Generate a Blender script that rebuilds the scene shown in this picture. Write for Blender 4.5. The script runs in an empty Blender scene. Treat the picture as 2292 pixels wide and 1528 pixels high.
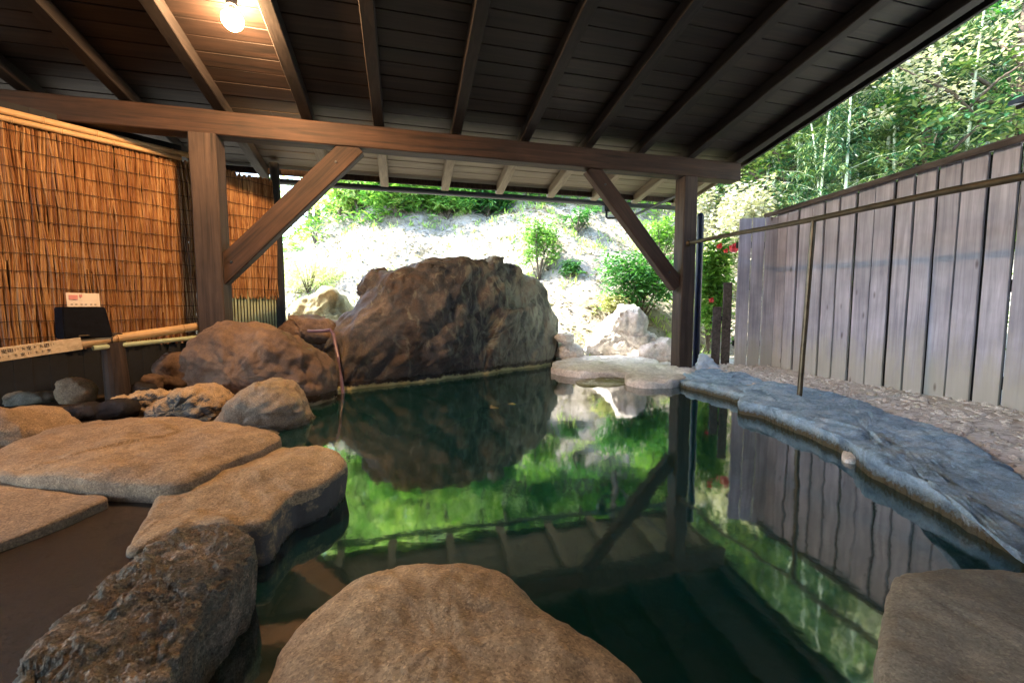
import bpy, bmesh, math, random
from mathutils import Vector, Matrix, noise
random.seed(7)
R = math.radians
C = bpy.context.scene.collection
scene = bpy.context.scene

# ------------------------------------------------------------------ camera
CAM = Vector((0, 0, 0.8)); FPX = 950.0; PITCH = R(4.45)
cd = bpy.data.cameras.new('camera'); cam = bpy.data.objects.new('camera', cd); C.objects.link(cam)
cam.location = CAM; cam.rotation_euler = (math.pi/2 - PITCH, 0, 0)
cd.sensor_width = 36; cd.lens = 36*FPX/2292; cd.clip_start = 0.02; cd.clip_end = 400
scene.camera = cam

# ------------------------------------------------------------------ world, sun, exposure
SUN_EL, SUN_AZ = 50, 266          # azimuth clockwise from +Y: 270 is the left
w = bpy.data.worlds.new('World'); scene.world = w; w.use_nodes = True
nt = w.node_tree; bg = nt.nodes['Background']
sky = nt.nodes.new('ShaderNodeTexSky'); sky.sky_type = 'NISHITA'; sky.sun_disc = False
sky.sun_elevation = R(SUN_EL); sky.sun_rotation = R(SUN_AZ)
nt.links.new(sky.outputs[0], bg.inputs[0]); bg.inputs[1].default_value = 0.15
sd = bpy.data.lights.new('sun', 'SUN'); sd.energy = 2.0; sd.angle = R(0.5); sd.color = (1, .93, .82)
so = bpy.data.objects.new('sun', sd); C.objects.link(so)
sdir = Vector((math.sin(R(SUN_AZ))*math.cos(R(SUN_EL)), math.cos(R(SUN_AZ))*math.cos(R(SUN_EL)), math.sin(R(SUN_EL))))
so.rotation_euler = sdir.to_track_quat('Z', 'Y').to_euler(); so.location = (-8, 0, 12)
scene.view_settings.view_transform = 'Standard'; scene.view_settings.look = 'None'
scene.view_settings.exposure = 3.6; scene.view_settings.gamma = 1
BULB_POWER = 32

# ------------------------------------------------------------------ survey helpers: photograph bearings -> places in the world
FWD = Vector((0, math.cos(PITCH), -math.sin(PITCH))); UP = Vector((0, math.sin(PITCH), math.cos(PITCH)))
def ray(px, py): return FWD + Vector((1, 0, 0))*((px-1146)/FPX) + UP*((764-py)/FPX)
def G(px, py, z=0.0):
    d = ray(px, py); return CAM + d*((z-CAM.z)/d.z)
def Y(px, py, y):
    d = ray(px, py); return CAM + d*(y/d.y)
def W(px, py, A, B):
    n = Vector((B[1]-A[1], -(B[0]-A[0]), 0)); d = ray(px, py)
    return CAM + d*(n.dot(Vector((A[0], A[1], 0))-CAM)/n.dot(d))

# ------------------------------------------------------------------ object helpers
def link(o, parent=None):
    C.objects.link(o)
    if parent: o.parent = parent
    return o
def tag(o, label=None, cat=None, group=None, kind=None):
    if label: o['label'] = label
    if cat: o['category'] = cat
    if group: o['group'] = group
    if kind: o['kind'] = kind
    return o
def thing(name, label, cat, loc=(0, 0, 0), group=None):
    o = bpy.data.objects.new(name, None); o.empty_display_size = .1; link(o); o.location = loc
    return tag(o, label, cat, group)
def obj(name, bm, mat, parent=None, smooth=False, world=True):
    """link bmesh as one object; coordinates are world coordinates, the origin is put at the base"""
    me = bpy.data.meshes.new(name)
    if len(bm.verts) and world:
        xs = [v.co.x for v in bm.verts]; ys = [v.co.y for v in bm.verts]; zs = [v.co.z for v in bm.verts]
        org = Vector(((min(xs)+max(xs))/2, (min(ys)+max(ys))/2, min(zs)))
        bmesh.ops.translate(bm, verts=bm.verts, vec=-org)
    else: org = Vector((0, 0, 0))
    bm.to_mesh(me); bm.free()
    if smooth:
        for p in me.polygons: p.use_smooth = True
    if mat: me.materials.append(mat)
    o = bpy.data.objects.new(name, me)
    link(o, parent); o.location = org - (wl(parent) if (parent and world) else Vector((0, 0, 0)))
    return o
def wl(p):
    v = Vector((0, 0, 0))
    while p: v += p.location; p = p.parent
    return v
def pyobj(name, verts, faces, mat, parent=None, smooth=False, local=False):
    me = bpy.data.meshes.new(name)
    if local: org = Vector((0, 0, 0))
    else:
        org = Vector(((min(v[0] for v in verts)+max(v[0] for v in verts))/2, (min(v[1] for v in verts)+max(v[1] for v in verts))/2, min(v[2] for v in verts)))
    me.from_pydata([(v[0]-org.x, v[1]-org.y, v[2]-org.z) for v in verts], [], faces)
    me.materials.append(mat)
    if smooth:
        for p in me.polygons: p.use_smooth = True
    me.update()
    o = bpy.data.objects.new(name, me); link(o, parent)
    o.location = org - (wl(parent) if parent and not local else Vector((0, 0, 0)))
    return o
def beam(bm, a, b, wd, ht, up=Vector((0, 0, 1)), bev=.006, jit=0.0):
    """box along a->b, width across, height along up; a,b are axis centres; long edges subdivided and slightly uneven"""
    a = Vector(a); b = Vector(b); d = (b-a); L = d.length; d.normalize()
    s = d.cross(up).normalized(); u = s.cross(d).normalized()
    n = max(1, int(L/.22)) if jit else 1
    prof = []
    hw, hh = wd/2, ht/2
    for sx, sy in ((-1, -1), (1, -1), (1, 1), (-1, 1)):
        if sx*sy > 0: prof += [(sx*hw, sy*(hh-bev)), (sx*(hw-bev), sy*hh)]
        else: prof += [(sx*(hw-bev), sy*hh), (sx*hw, sy*(hh-bev))]
    rings = []
    for i in range(n+1):
        c = a + d*(L*i/n)
        ring = []
        for (x, y) in prof:
            p = c + s*x + u*y
            if jit:
                nv = noise.noise_vector(p*3.1)*jit
                p = p + s*nv.x + u*nv.y
            ring.append(bm.verts.new(p))
        rings.append(ring)
    for i in range(n):
        for k in range(8):
            bm.faces.new((rings[i][k], rings[i][(k+1) % 8], rings[i+1][(k+1) % 8], rings[i+1][k]))
    bm.faces.new(rings[0][::-1]); bm.faces.new(rings[-1])
def tube(bm, pts, rad, seg=10, cap=True):
    pts = [Vector(p) for p in pts]; rings = []
    rr = rad if isinstance(rad, (list, tuple)) else [rad]*len(pts)
    for i, p in enumerate(pts):
        d = (pts[min(i+1, len(pts)-1)] - pts[max(i-1, 0)]).normalized()
        ref = Vector((0, 0, 1)) if abs(d.z) < .9 else Vector((0, 1, 0))
        s = d.cross(ref).normalized(); u = s.cross(d)
        rings.append([bm.verts.new(p + (s*math.cos(2*math.pi*k/seg) + u*math.sin(2*math.pi*k/seg))*rr[i]) for k in range(seg)])
    for i in range(len(pts)-1):
        for k in range(seg):
            bm.faces.new((rings[i][k], rings[i][(k+1) % seg], rings[i+1][(k+1) % seg], rings[i+1][k]))
    if cap: bm.faces.new(rings[0][::-1]); bm.faces.new(rings[-1])
def bamboo(bm, a, b, rad, joint=.28, seg=12):
    a = Vector(a); b = Vector(b); L = (b-a).length; pts = []; rr = []
    t = 0; nxt = joint*.6
    while t < L:
        pts.append(a.lerp(b, t/L)); rr.append(rad)
        if t + .001 >= nxt-.012 and nxt < L-.02:
            for dt, k in ((0, 1), (.006, 1.13), (.010, .97), (.014, 1.12), (.022, 1)):
                pts.append(a.lerp(b, min(1, (nxt+dt)/L))); rr.append(rad*k)
            t = nxt+.022; nxt += joint*random.uniform(.85, 1.15)
        t = max(t+.01, min(nxt-.012, L)) if nxt < L else L
    pts.append(b); rr.append(rad)
    cl = [pts[0]]; cr = [rr[0]]
    for p, r in zip(pts[1:], rr[1:]):
        if (p-cl[-1]).length > 1e-4: cl.append(p); cr.append(r)
    tube(bm, cl, cr, seg)

# ------------------------------------------------------------------ materials
def mat(name):
    m = bpy.data.materials.new(name); m.use_nodes = True
    return m, m.node_tree, m.node_tree.nodes['Principled BSDF']
def N(nt, t, **k):
    n = nt.nodes.new('ShaderNode'+t)
    for a, b in k.items(): setattr(n, a, b)
    return n
def ramp(nt, stops, fac=None):
    n = N(nt, 'ValToRGB'); e = n.color_ramp.elements
    while len(e) < len(stops): e.new(.5)
    for el, (p, c) in zip(e, stops): el.position = p; el.color = (*c, 1)
    if fac is not None: nt.links.new(fac, n.inputs[0])
    return n
def noise_n(nt, vec, scale, detail=6, rough=.6, dist=0):
    n = N(nt, 'TexNoise'); n.inputs['Scale'].default_value = scale; n.inputs['Detail'].default_value = detail
    n.inputs['Roughness'].default_value = rough; n.inputs['Distortion'].default_value = dist
    nt.links.new(vec, n.inputs['Vector']); return n
def mapping(nt, src, scale, rot=(0, 0, 0)):
    m = N(nt, 'Mapping'); m.inputs['Scale'].default_value = scale; m.inputs['Rotation'].default_value = rot
    nt.links.new(src, m.inputs['Vector']); return m.outputs[0]
def mixc(nt, a, b, fac, mode='MIX'):
    n = N(nt, 'Mix', data_type='RGBA', blend_type=mode)
    for s, v in ((n.inputs[6], a), (n.inputs[7], b)):
        if isinstance(v, tuple): s.default_value = (*v, 1)
        else: nt.links.new(v, s)
    if isinstance(fac, (int, float)): n.inputs[0].default_value = fac
    else: nt.links.new(fac, n.inputs[0])
    return n.outputs[2]
def bump(nt, bs, h, strength=.4, dist=.01, prev=None):
    b = N(nt, 'Bump'); b.inputs['Strength'].default_value = strength; b.inputs['Distance'].default_value = dist
    nt.links.new(h, b.inputs['Height'])
    if prev: nt.links.new(prev, b.inputs['Normal'])
    nt.links.new(b.outputs[0], bs.inputs['Normal']); return b.outputs[0]
def wood(name, dark, light, rough=.7, axis='X', rot=0.0, tilt=0.0, grain=1.0, pale=None, gloss=.3, dirt=None, lean=0.0):
    """grain runs along the world direction given by rot (about Z); axis 'Z' = vertical grain"""
    m, nt, bs = mat(name)
    geo = N(nt, 'NewGeometry'); oi = N(nt, 'ObjectInfo')
    addv = N(nt, 'VectorMath', operation='ADD'); nt.links.new(geo.outputs['Position'], addv.inputs[0])
    sc = N(nt, 'VectorMath', operation='SCALE'); nt.links.new(oi.outputs['Location'], sc.inputs[0]); sc.inputs['Scale'].default_value = 3.7
    nt.links.new(sc.outputs[0], addv.inputs[1])
    m1 = mapping(nt, addv.outputs[0], (1, 1, 1), (0, 0, -rot))
    if lean: m1 = mapping(nt, m1, (1, 1, 1), (0, lean, 0))
    s = {'X': (1.2, 26, 26), 'Y': (26, 1.2, 26), 'Z': (26, 26, 1.2)}[axis]
    v = mapping(nt, m1, tuple(x*grain for x in s))
    n1 = noise_n(nt, v, 1.0, 8, .65, .6)
    n2 = noise_n(nt, m1, 1.7, 4, .6)
    r1 = ramp(nt, [(.3, dark), (.7, light)], n1.outputs[0])
    r2 = ramp(nt, [(.3, (.55, .55, .55)), (.75, (1.25, 1.2, 1.15))], n2.outputs[0])
    col = mixc(nt, r1.outputs[0], r2.outputs[0], .85, 'MULTIPLY')
    # board to board variation
    isl = N(nt, 'NewGeometry')
    r3 = ramp(nt, [(0, (.72, .7, .7)), (1, (1.25, 1.2, 1.15))], isl.outputs['Random Per Island'])
    col = mixc(nt, col, r3.outputs[0], .8, 'MULTIPLY')
    if dirt:      # splashed soil and algae near the ground
        sz_ = N(nt, 'SeparateXYZ'); nt.links.new(geo.outputs['Position'], sz_.inputs[0]); nd = noise_n(nt, mapping(nt, geo.outputs['Position'], (9, 9, 2.5)), 1, 6, .7)
        az_ = N(nt, 'Math', operation='MULTIPLY_ADD'); nt.links.new(nd.outputs[0], az_.inputs[0]); az_.inputs[1].default_value = -1.1; nt.links.new(sz_.outputs[2], az_.inputs[2])
        md_ = N(nt, 'MapRange'); md_.inputs['From Min'].default_value = -.35; md_.inputs['From Max'].default_value = .05; md_.inputs['To Min'].default_value = .75; md_.inputs['To Max'].default_value = 0; nt.links.new(az_.outputs[0], md_.inputs['Value'])
        col = mixc(nt, col, dirt, md_.outputs[0])
        wv = N(nt, 'TexVoronoi'); wv.inputs['Scale'].default_value = 1.0; nt.links.new(mapping(nt, addv.outputs[0], (7, 7, 2.2)), wv.inputs['Vector'])
        kr = ramp(nt, [(.05, (.25, .2, .18)), (.11, (1, 1, 1))], wv.outputs['Distance']); col = mixc(nt, col, kr.outputs[0], .8, 'MULTIPLY')
    if pale:      # bounced daylight under the eave, painted in as paler timber past the beam
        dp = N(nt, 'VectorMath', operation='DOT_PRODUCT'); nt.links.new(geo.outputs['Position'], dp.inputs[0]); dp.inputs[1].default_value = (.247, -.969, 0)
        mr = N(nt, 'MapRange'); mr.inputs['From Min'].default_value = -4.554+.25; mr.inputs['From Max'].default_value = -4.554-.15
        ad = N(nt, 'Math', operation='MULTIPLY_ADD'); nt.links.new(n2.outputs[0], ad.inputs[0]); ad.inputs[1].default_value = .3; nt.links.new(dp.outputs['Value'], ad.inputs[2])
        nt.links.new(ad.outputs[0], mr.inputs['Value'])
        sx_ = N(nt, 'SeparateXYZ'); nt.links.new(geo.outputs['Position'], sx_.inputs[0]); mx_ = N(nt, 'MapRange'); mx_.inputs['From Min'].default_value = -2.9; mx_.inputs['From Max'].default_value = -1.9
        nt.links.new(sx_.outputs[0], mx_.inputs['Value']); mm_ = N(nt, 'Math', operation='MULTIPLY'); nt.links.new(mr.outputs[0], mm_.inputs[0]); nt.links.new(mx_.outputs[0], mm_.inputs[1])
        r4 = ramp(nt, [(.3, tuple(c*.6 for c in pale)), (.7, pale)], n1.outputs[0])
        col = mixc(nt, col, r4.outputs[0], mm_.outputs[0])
    nt.links.new(col, bs.inputs['Base Color'])
    bs.inputs['Roughness'].default_value = rough; bs.inputs['Specular IOR Level'].default_value = gloss
    bump(nt, bs, n1.outputs[0], .55, .004)
    return m
def stone(name, cols, scale=3.0, bumps=.5, wet=.12, speck=.5, rough=.75, crust=None, streak=None, spec=.35, sides=None, grain=240):
    m, nt, bs = mat(name)
    geo = N(nt, 'NewGeometry'); pos = geo.outputs['Position']
    a = noise_n(nt, pos, scale, 7, .62, .5)
    b = noise_n(nt, pos, scale*7, 8, .7)
    c = noise_n(nt, pos, max(110, scale*45), 6, .8)
    st = [(.25+.5*i/(len(cols)-1), q) for i, q in enumerate(cols)]
    r = ramp(nt, st, a.outputs[0])
    rb = ramp(nt, [(.3, (.6, .6, .6)), (.7, (1.3, 1.3, 1.3))], b.outputs[0])
    col = mixc(nt, r.outputs[0], rb.outputs[0], .8, 'MULTIPLY')
    gv = N(nt, 'TexVoronoi'); gv.inputs['Scale'].default_value = grain; nt.links.new(pos, gv.inputs['Vector'])
    gs = N(nt, 'SeparateColor'); nt.links.new(gv.outputs['Color'], gs.inputs[0])
    rg = ramp(nt, [(0, (.5, .48, .46)), (.25, (.88, .87, .86)), (.75, (1.08, 1.08, 1.07)), (1, (1.6, 1.58, 1.5))], gs.outputs[0])
    col = mixc(nt, col, rg.outputs[0], speck, 'MULTIPLY')
    rc = ramp(nt, [(.35, (.6, .6, .62)), (.65, (1.3, 1.28, 1.25))], c.outputs[0])
    col = mixc(nt, col, rc.outputs[0], speck, 'MULTIPLY')
    sep = N(nt, 'SeparateXYZ'); nt.links.new(pos, sep.inputs[0])
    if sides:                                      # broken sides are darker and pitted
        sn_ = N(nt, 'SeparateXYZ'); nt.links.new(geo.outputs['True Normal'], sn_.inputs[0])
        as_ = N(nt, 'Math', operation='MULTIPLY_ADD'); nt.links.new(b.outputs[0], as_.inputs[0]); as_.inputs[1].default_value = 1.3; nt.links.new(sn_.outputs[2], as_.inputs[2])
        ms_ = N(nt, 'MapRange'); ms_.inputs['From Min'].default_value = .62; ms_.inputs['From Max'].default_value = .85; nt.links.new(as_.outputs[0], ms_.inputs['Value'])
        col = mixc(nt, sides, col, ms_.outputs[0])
    if streak:                                     # pale lichen and mineral runs, growing denser towards one end of the rock
        (x0, x1, scol) = streak
        v = mapping(nt, pos, (4, 4, 2.0), (0, R(20), 0)); sn = noise_n(nt, v, 1.4, 7, .65, 1.8)
        mr = N(nt, 'MapRange'); mr.inputs['From Min'].default_value = x0; mr.inputs['From Max'].default_value = x1
        nt.links.new(sep.outputs[0], mr.inputs['Value'])
        ad = N(nt, 'Math', operation='MULTIPLY_ADD'); nt.links.new(mr.outputs[0], ad.inputs[0]); ad.inputs[1].default_value = .32
        nt.links.new(sn.outputs[0], ad.inputs[2])
        rs = ramp(nt, [(.56, (0, 0, 0)), (.80, (1, 1, 1))], ad.outputs[0])
        col = mixc(nt, col, scol, rs.outputs[0])
    # wet, darker stone just above the water; ragged edge
    ad2 = N(nt, 'Math', operation='MULTIPLY_ADD'); nt.links.new(b.outputs[0], ad2.inputs[0]); ad2.inputs[1].default_value = -.10
    nt.links.new(sep.outputs[2], ad2.inputs[2])
    wr = N(nt, 'MapRange'); wr.inputs['From Min'].default_value = wet-.075; wr.inputs['From Max'].default_value = wet-.045
    nt.links.new(ad2.outputs[0], wr.inputs['Value'])
    wc = mixc(nt, col, (.45, .42, .38), 1.0, 'MULTIPLY')
    if crust:
        cr = N(nt, 'MapRange'); cr.inputs['From Min'].default_value = -.03; cr.inputs['From Max'].default_value = -.012
        nt.links.new(ad2.outputs[0], cr.inputs['Value'])
        wc = mixc(nt, crust, wc, cr.outputs[0])
    col = mixc(nt, wc, col, wr.outputs[0])
    nt.links.new(col, bs.inputs['Base Color'])
    rr = N(nt, 'MapRange'); rr.inputs['To Min'].default_value = .25; rr.inputs['To Max'].default_value = rough
    nt.links.new(wr.outputs[0], rr.inputs['Value']); nt.links.new(rr.outputs[0], bs.inputs['Roughness'])
    bs.inputs['Specular IOR Level'].default_value = spec
    p = bump(nt, bs, b.outputs[0], bumps, .02); bump(nt, bs, c.outputs[0], min(1, bumps*1.6), .006, p)
    return m
def plain(name, col, rough=.5, metal=0.0, var=.25, scale=20, bumps=.1):
    m, nt, bs = mat(name); geo = N(nt, 'NewGeometry')
    n = noise_n(nt, geo.outputs['Position'], scale, 6, .65)
    lo = tuple(c*(1-var) for c in col); hi = tuple(min(1, c*(1+var)) for c in col)
    r = ramp(nt, [(.3, lo), (.7, hi)], n.outputs[0]); nt.links.new(r.outputs[0], bs.inputs['Base Color'])
    bs.inputs['Roughness'].default_value = rough; bs.inputs['Metallic'].default_value = metal
    bump(nt, bs, n.outputs[0], bumps, .003); return m
def leaf(name, cols, trans=.45, rough=.45):
    m, nt, bs = mat(name); geo = N(nt, 'NewGeometry')
    n = noise_n(nt, geo.outputs['Position'], .9, 3, .6)
    mx = N(nt, 'Math', operation='MULTIPLY_ADD'); nt.links.new(geo.outputs['Random Per Island'], mx.inputs[0]); mx.inputs[1].default_value = .55
    nt.links.new(n.outputs[0], mx.inputs[2])
    r = ramp(nt, [(.3+.6*i/(len(cols)-1), c) for i, c in enumerate(cols)], mx.outputs[0])
    nt.links.new(r.outputs[0], bs.inputs['Base Color']); bs.inputs['Roughness'].default_value = rough
    tr = N(nt, 'BsdfTranslucent')
    tc = mixc(nt, r.outputs[0], (1.3, 1.5, .6), 1.0, 'MULTIPLY'); nt.links.new(tc, tr.inputs[0])
    ms = N(nt, 'MixShader'); ms.inputs[0].default_value = trans
    nt.links.new(bs.outputs[0], ms.inputs[1]); nt.links.new(tr.outputs[0], ms.inputs[2])
    nt.links.new(ms.outputs[0], nt.nodes['Material Output'].inputs[0]); return m

ROT = math.atan2(.245, .969)                       # the pavilion's beam runs along this bearing
M = {}
M['beam'] = wood('aged cedar along beam', (.009, .007, .006), (.064, .035, .022), rot=ROT, axis='X')
M['post'] = wood('aged cedar upright', (.018, .014, .012), (.080, .058, .046), axis='Z')
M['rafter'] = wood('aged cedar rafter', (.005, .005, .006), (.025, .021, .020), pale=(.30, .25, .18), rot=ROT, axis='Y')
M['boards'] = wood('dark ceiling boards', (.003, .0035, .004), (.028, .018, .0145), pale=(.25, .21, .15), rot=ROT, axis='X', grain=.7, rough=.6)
M['fence'] = wood('weathered grey boards', (.30, .32, .41), (.56, .59, .71), axis='Z', grain=1.2, rough=.85, gloss=.15, dirt=(.44, .43, .36))
M['cap'] = wood('dark weathered coping', (.04, .036, .036), (.16, .145, .14), axis='Y', rough=.8)
M['dark_wall'] = plain('dark boards and void shade', (.008, .010, .012), .8)  # near black, also stands in for the shade behind the reed screens
M['bamboo'] = plain('dried bamboo', (.50, .33, .16), .35, var=.2, scale=8)
M['reed'] = None
M['wire'] = plain('rusty wire', (.03, .018, .012), .7)
M['steel'] = plain('tarnished steel pipe', (.09, .072, .045), .38, .65, .4, 12)
M['black'] = plain('black lacquer', (.004, .005, .008), .8, var=.5)
M['black'].node_tree.nodes['Principled BSDF'].inputs['Specular IOR Level'].default_value = .1
M['paper'] = plain('cream paper', (.72, .62, .50), .6, var=.05)
M['pink'] = plain('pink print', (.62, .25, .22), .6, var=.1)
M['ink'] = plain('brown ink', (.05, .02, .012), .6)
M['pale_wood'] = wood('pale sign board', (.42, .34, .22), (.70, .60, .42), axis='X', rot=R(-30), rough=.6)
M['gutter'] = plain('dark gutter metal', (.02, .026, .033), .4, .2)
M['bluepipe'] = plain('dark blue plastic', (.010, .018, .05), .3)
M['purple'] = plain('mauve rubber hose', (.16, .10, .13), .35)
M['white_pipe'] = plain('white plastic pipe', (.7, .7, .68), .4, var=.08)
M['bluecloth'] = plain('pale blue plastic sheet', (.45, .58, .72), .5, var=.15)
def reed_mat():
    m, nt, bs = mat('dried reeds'); geo = N(nt, 'NewGeometry')
    v = mapping(nt, geo.outputs['Position'], (60, 60, 3)); n = noise_n(nt, v, 1, 5, .6)
    n2 = noise_n(nt, geo.outputs['Position'], 3.0, 4, .6)
    mx = N(nt, 'Math', operation='MULTIPLY_ADD'); nt.links.new(geo.outputs['Random Per Island'], mx.inputs[0]); mx.inputs[1].default_value = .5
    nt.links.new(n.outputs[0], mx.inputs[2])
    r = ramp(nt, [(.3, (.08, .032, .010)), (.6, (.29, .125, .042)), (.95, (.52, .31, .135))], mx.outputs[0])
    r2 = ramp(nt, [(.35, (.65, .6, .55)), (.65, (1.1, 1.1, 1.05))], n2.outputs[0])
    c = mixc(nt, r.outputs[0], r2.outputs[0], .7, 'MULTIPLY')
    nt.links.new(c, bs.inputs['Base Color']); bs.inputs['Roughness'].default_value = .55
    tr = N(nt, 'BsdfTranslucent'); nt.links.new(c, tr.inputs[0])
    ms = N(nt, 'MixShader'); ms.inputs[0].default_value = .15
    nt.links.new(bs.outputs[0], ms.inputs[1]); nt.links.new(tr.outputs[0], ms.inputs[2])
    nt.links.new(ms.outputs[0], nt.nodes['Material Output'].inputs[0]); return m
M['reed'] = reed_mat()
M['big'] = stone('brown lichened boulder', [(.026, .022, .019), (.08, .058, .045), (.055, .057, .06), (.15, .12, .095), (.08, .085, .08)], 2.2, 1.0, .10, .5,
                 crust=(.50, .46, .22), streak=(-.9, .7, (.24, .25, .19)))
M['wetfloor'] = stone('dark wet brown floor stone', [(.022, .013, .009), (.045, .027, .018), (.075, .046, .03)], 3.0, .5, .6, .6)
M['dome'] = stone('golden sandstone', [(.24, .165, .09), (.36, .26, .15), (.50, .38, .23)], 2.6, .45, .03, .7)
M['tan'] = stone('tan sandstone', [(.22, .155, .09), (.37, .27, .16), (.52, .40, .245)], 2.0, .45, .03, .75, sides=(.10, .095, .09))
M['tan2'] = stone('brown sandstone', [(.18, .125, .08), (.30, .215, .135), (.44, .33, .21)], 2.4, .5, .03, .75)
M['redstone'] = stone('reddish brown stone', [(.07, .045, .03), (.15, .10, .07), (.26, .18, .12)], 2.6, .5, .12, .4, crust=(.42, .33, .19))
M['mossy'] = stone('rough mottled stone', [(.14, .115, .09), (.42, .32, .22), (.24, .24, .20), (.62, .52, .40), (.32, .28, .22)], 11, 1.0, -.05, .9, spec=.2)
M['greyface'] = stone('tan stone with grey worn face', [(.31, .22, .14), (.30, .24, .17), (.12, .14, .14)], 3.2, .5, .05, .6)
M['bluestone'] = stone('blue grey slate', [(.12, .22, .36), (.40, .60, .78), (.66, .80, .90)], 7.0, 1.0, .065, .35, crust=(.10, .085, .05))
M['greystone'] = stone('grey olive stone', [(.13, .125, .10), (.20, .19, .15), (.26, .24, .19)], 2.2, .4, .02, .5)
M['white'] = stone('pale weathered rock', [(.40, .36, .30), (.74, .71, .66), (.86, .85, .82)], 3.0, .6, -.03, .5)
M['darkstone'] = stone('dark wet stone', [(.015, .02, .028), (.05, .05, .06), (.13, .10, .08)], 7, .6, .3, .5)
M['olive'] = stone('mossy olive rock', [(.22, .21, .12), (.34, .32, .18), (.52, .50, .34)], 3, .4, .05, .5)
M['bark'] = wood('bark', (.05, .04, .03), (.17, .14, .11), axis='Z', rough=.9)
M['culm'] = plain('bamboo culm', (.38, .44, .28), .35, var=.3, scale=3)
M['leaf_a'] = leaf('fresh leaves', [(.03, .11, .025), (.08, .22, .04), (.24, .40, .10)])
M['leaf_b'] = leaf('dark leaves', [(.015, .06, .025), (.03, .13, .04), (.08, .22, .06)])
M['leaf_c'] = leaf('yellow green leaves', [(.09, .20, .05), (.22, .38, .08), (.50, .58, .25)])
M['leaf_d'] = leaf('emerald bamboo leaves', [(.005, .032, .018), (.010, .06, .026), (.024, .10, .034), (.14, .20, .06)], .22)
M['leaf_p'] = leaf('pale blossom and sky gap leaves', [(.16, .20, .12), (.40, .38, .32), (.58, .54, .50)], .3)
M['grassl'] = leaf('dry yellow green blades', [(.22, .24, .10), (.42, .44, .20), (.60, .58, .38)], .3)
M['red'] = leaf('red petals', [(.55, .02, .05), (.75, .05, .09), (.85, .15, .18)], .3)

def ground_mat():
    m, nt, bs = mat('pale sandy slope'); geo = N(nt, 'NewGeometry'); pos = geo.outputs['Position']
    a = noise_n(nt, pos, .9, 8, .68, .8); b = noise_n(nt, pos, 9, 8, .75, .4); v = N(nt, 'TexVoronoi'); v.inputs['Scale'].default_value = 26
    nt.links.new(pos, v.inputs['Vector'])
    r = ramp(nt, [(.36, (.12, .11, .07)), (.45, (.27, .25, .21)), (.62, (.38, .36, .33))], a.outputs[0])
    rb = ramp(nt, [(.33, (.30, .27, .20)), (.47, (.9, .87, .82)), (.7, (1.12, 1.1, 1.06))], b.outputs[0])
    col = mixc(nt, r.outputs[0], rb.outputs[0], .95, 'MULTIPLY')
    rv = ramp(nt, [(0, (.55, .5, .42)), (.35, (1.05, 1.03, 1))], v.outputs['Distance'])
    col = mixc(nt, col, rv.outputs[0], .8, 'MULTIPLY')
    # forest floor further up, inside the pool dark silt, under the roof damp earth
    sep = N(nt, 'SeparateXYZ'); nt.links.new(pos, sep.inputs[0])
    f = N(nt, 'MapRange'); f.inputs['From Min'].default_value = 3.6; f.inputs['From Max'].default_value = 5.2; nt.links.new(sep.outputs[2], f.inputs['Value'])
    col = mixc(nt, col, (.07, .08, .035), f.outputs[0])
    g = N(nt, 'MapRange'); g.inputs['From Min'].default_value = -.12; g.inputs['From Max'].default_value = 0.0; nt.links.new(sep.outputs[2], g.inputs['Value'])
    col = mixc(nt, (.035, .045, .03), col, g.outputs[0])
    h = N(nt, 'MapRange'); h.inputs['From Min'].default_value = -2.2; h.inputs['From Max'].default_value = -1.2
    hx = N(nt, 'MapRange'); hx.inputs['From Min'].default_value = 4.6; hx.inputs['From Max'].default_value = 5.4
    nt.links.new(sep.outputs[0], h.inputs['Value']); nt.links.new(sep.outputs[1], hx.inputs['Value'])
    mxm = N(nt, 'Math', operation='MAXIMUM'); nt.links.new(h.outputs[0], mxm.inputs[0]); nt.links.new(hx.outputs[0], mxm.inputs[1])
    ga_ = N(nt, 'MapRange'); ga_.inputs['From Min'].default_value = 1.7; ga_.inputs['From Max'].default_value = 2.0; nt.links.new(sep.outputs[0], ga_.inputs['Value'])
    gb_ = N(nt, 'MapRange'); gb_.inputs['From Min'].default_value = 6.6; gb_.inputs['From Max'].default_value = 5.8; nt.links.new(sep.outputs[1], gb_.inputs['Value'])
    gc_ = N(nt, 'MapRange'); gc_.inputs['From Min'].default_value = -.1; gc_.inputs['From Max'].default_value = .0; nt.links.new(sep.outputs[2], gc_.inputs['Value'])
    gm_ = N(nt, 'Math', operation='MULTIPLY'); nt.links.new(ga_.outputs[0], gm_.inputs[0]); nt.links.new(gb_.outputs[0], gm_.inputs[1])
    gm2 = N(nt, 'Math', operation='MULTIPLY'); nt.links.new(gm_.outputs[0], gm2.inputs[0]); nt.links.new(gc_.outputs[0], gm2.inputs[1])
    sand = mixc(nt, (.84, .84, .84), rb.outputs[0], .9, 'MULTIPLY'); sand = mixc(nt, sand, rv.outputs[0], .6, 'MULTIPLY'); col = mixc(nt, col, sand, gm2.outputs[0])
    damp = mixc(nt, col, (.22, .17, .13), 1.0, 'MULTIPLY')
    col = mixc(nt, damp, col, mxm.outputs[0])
    nt.links.new(col, bs.inputs['Base Color']); bs.inputs['Roughness'].default_value = .95; bs.inputs['Specular IOR Level'].default_value = .1
    p = bump(nt, bs, b.outputs[0], .8, .05); bump(nt, bs, v.outputs['Distance'], .6, .015, p)
    return m
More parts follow.
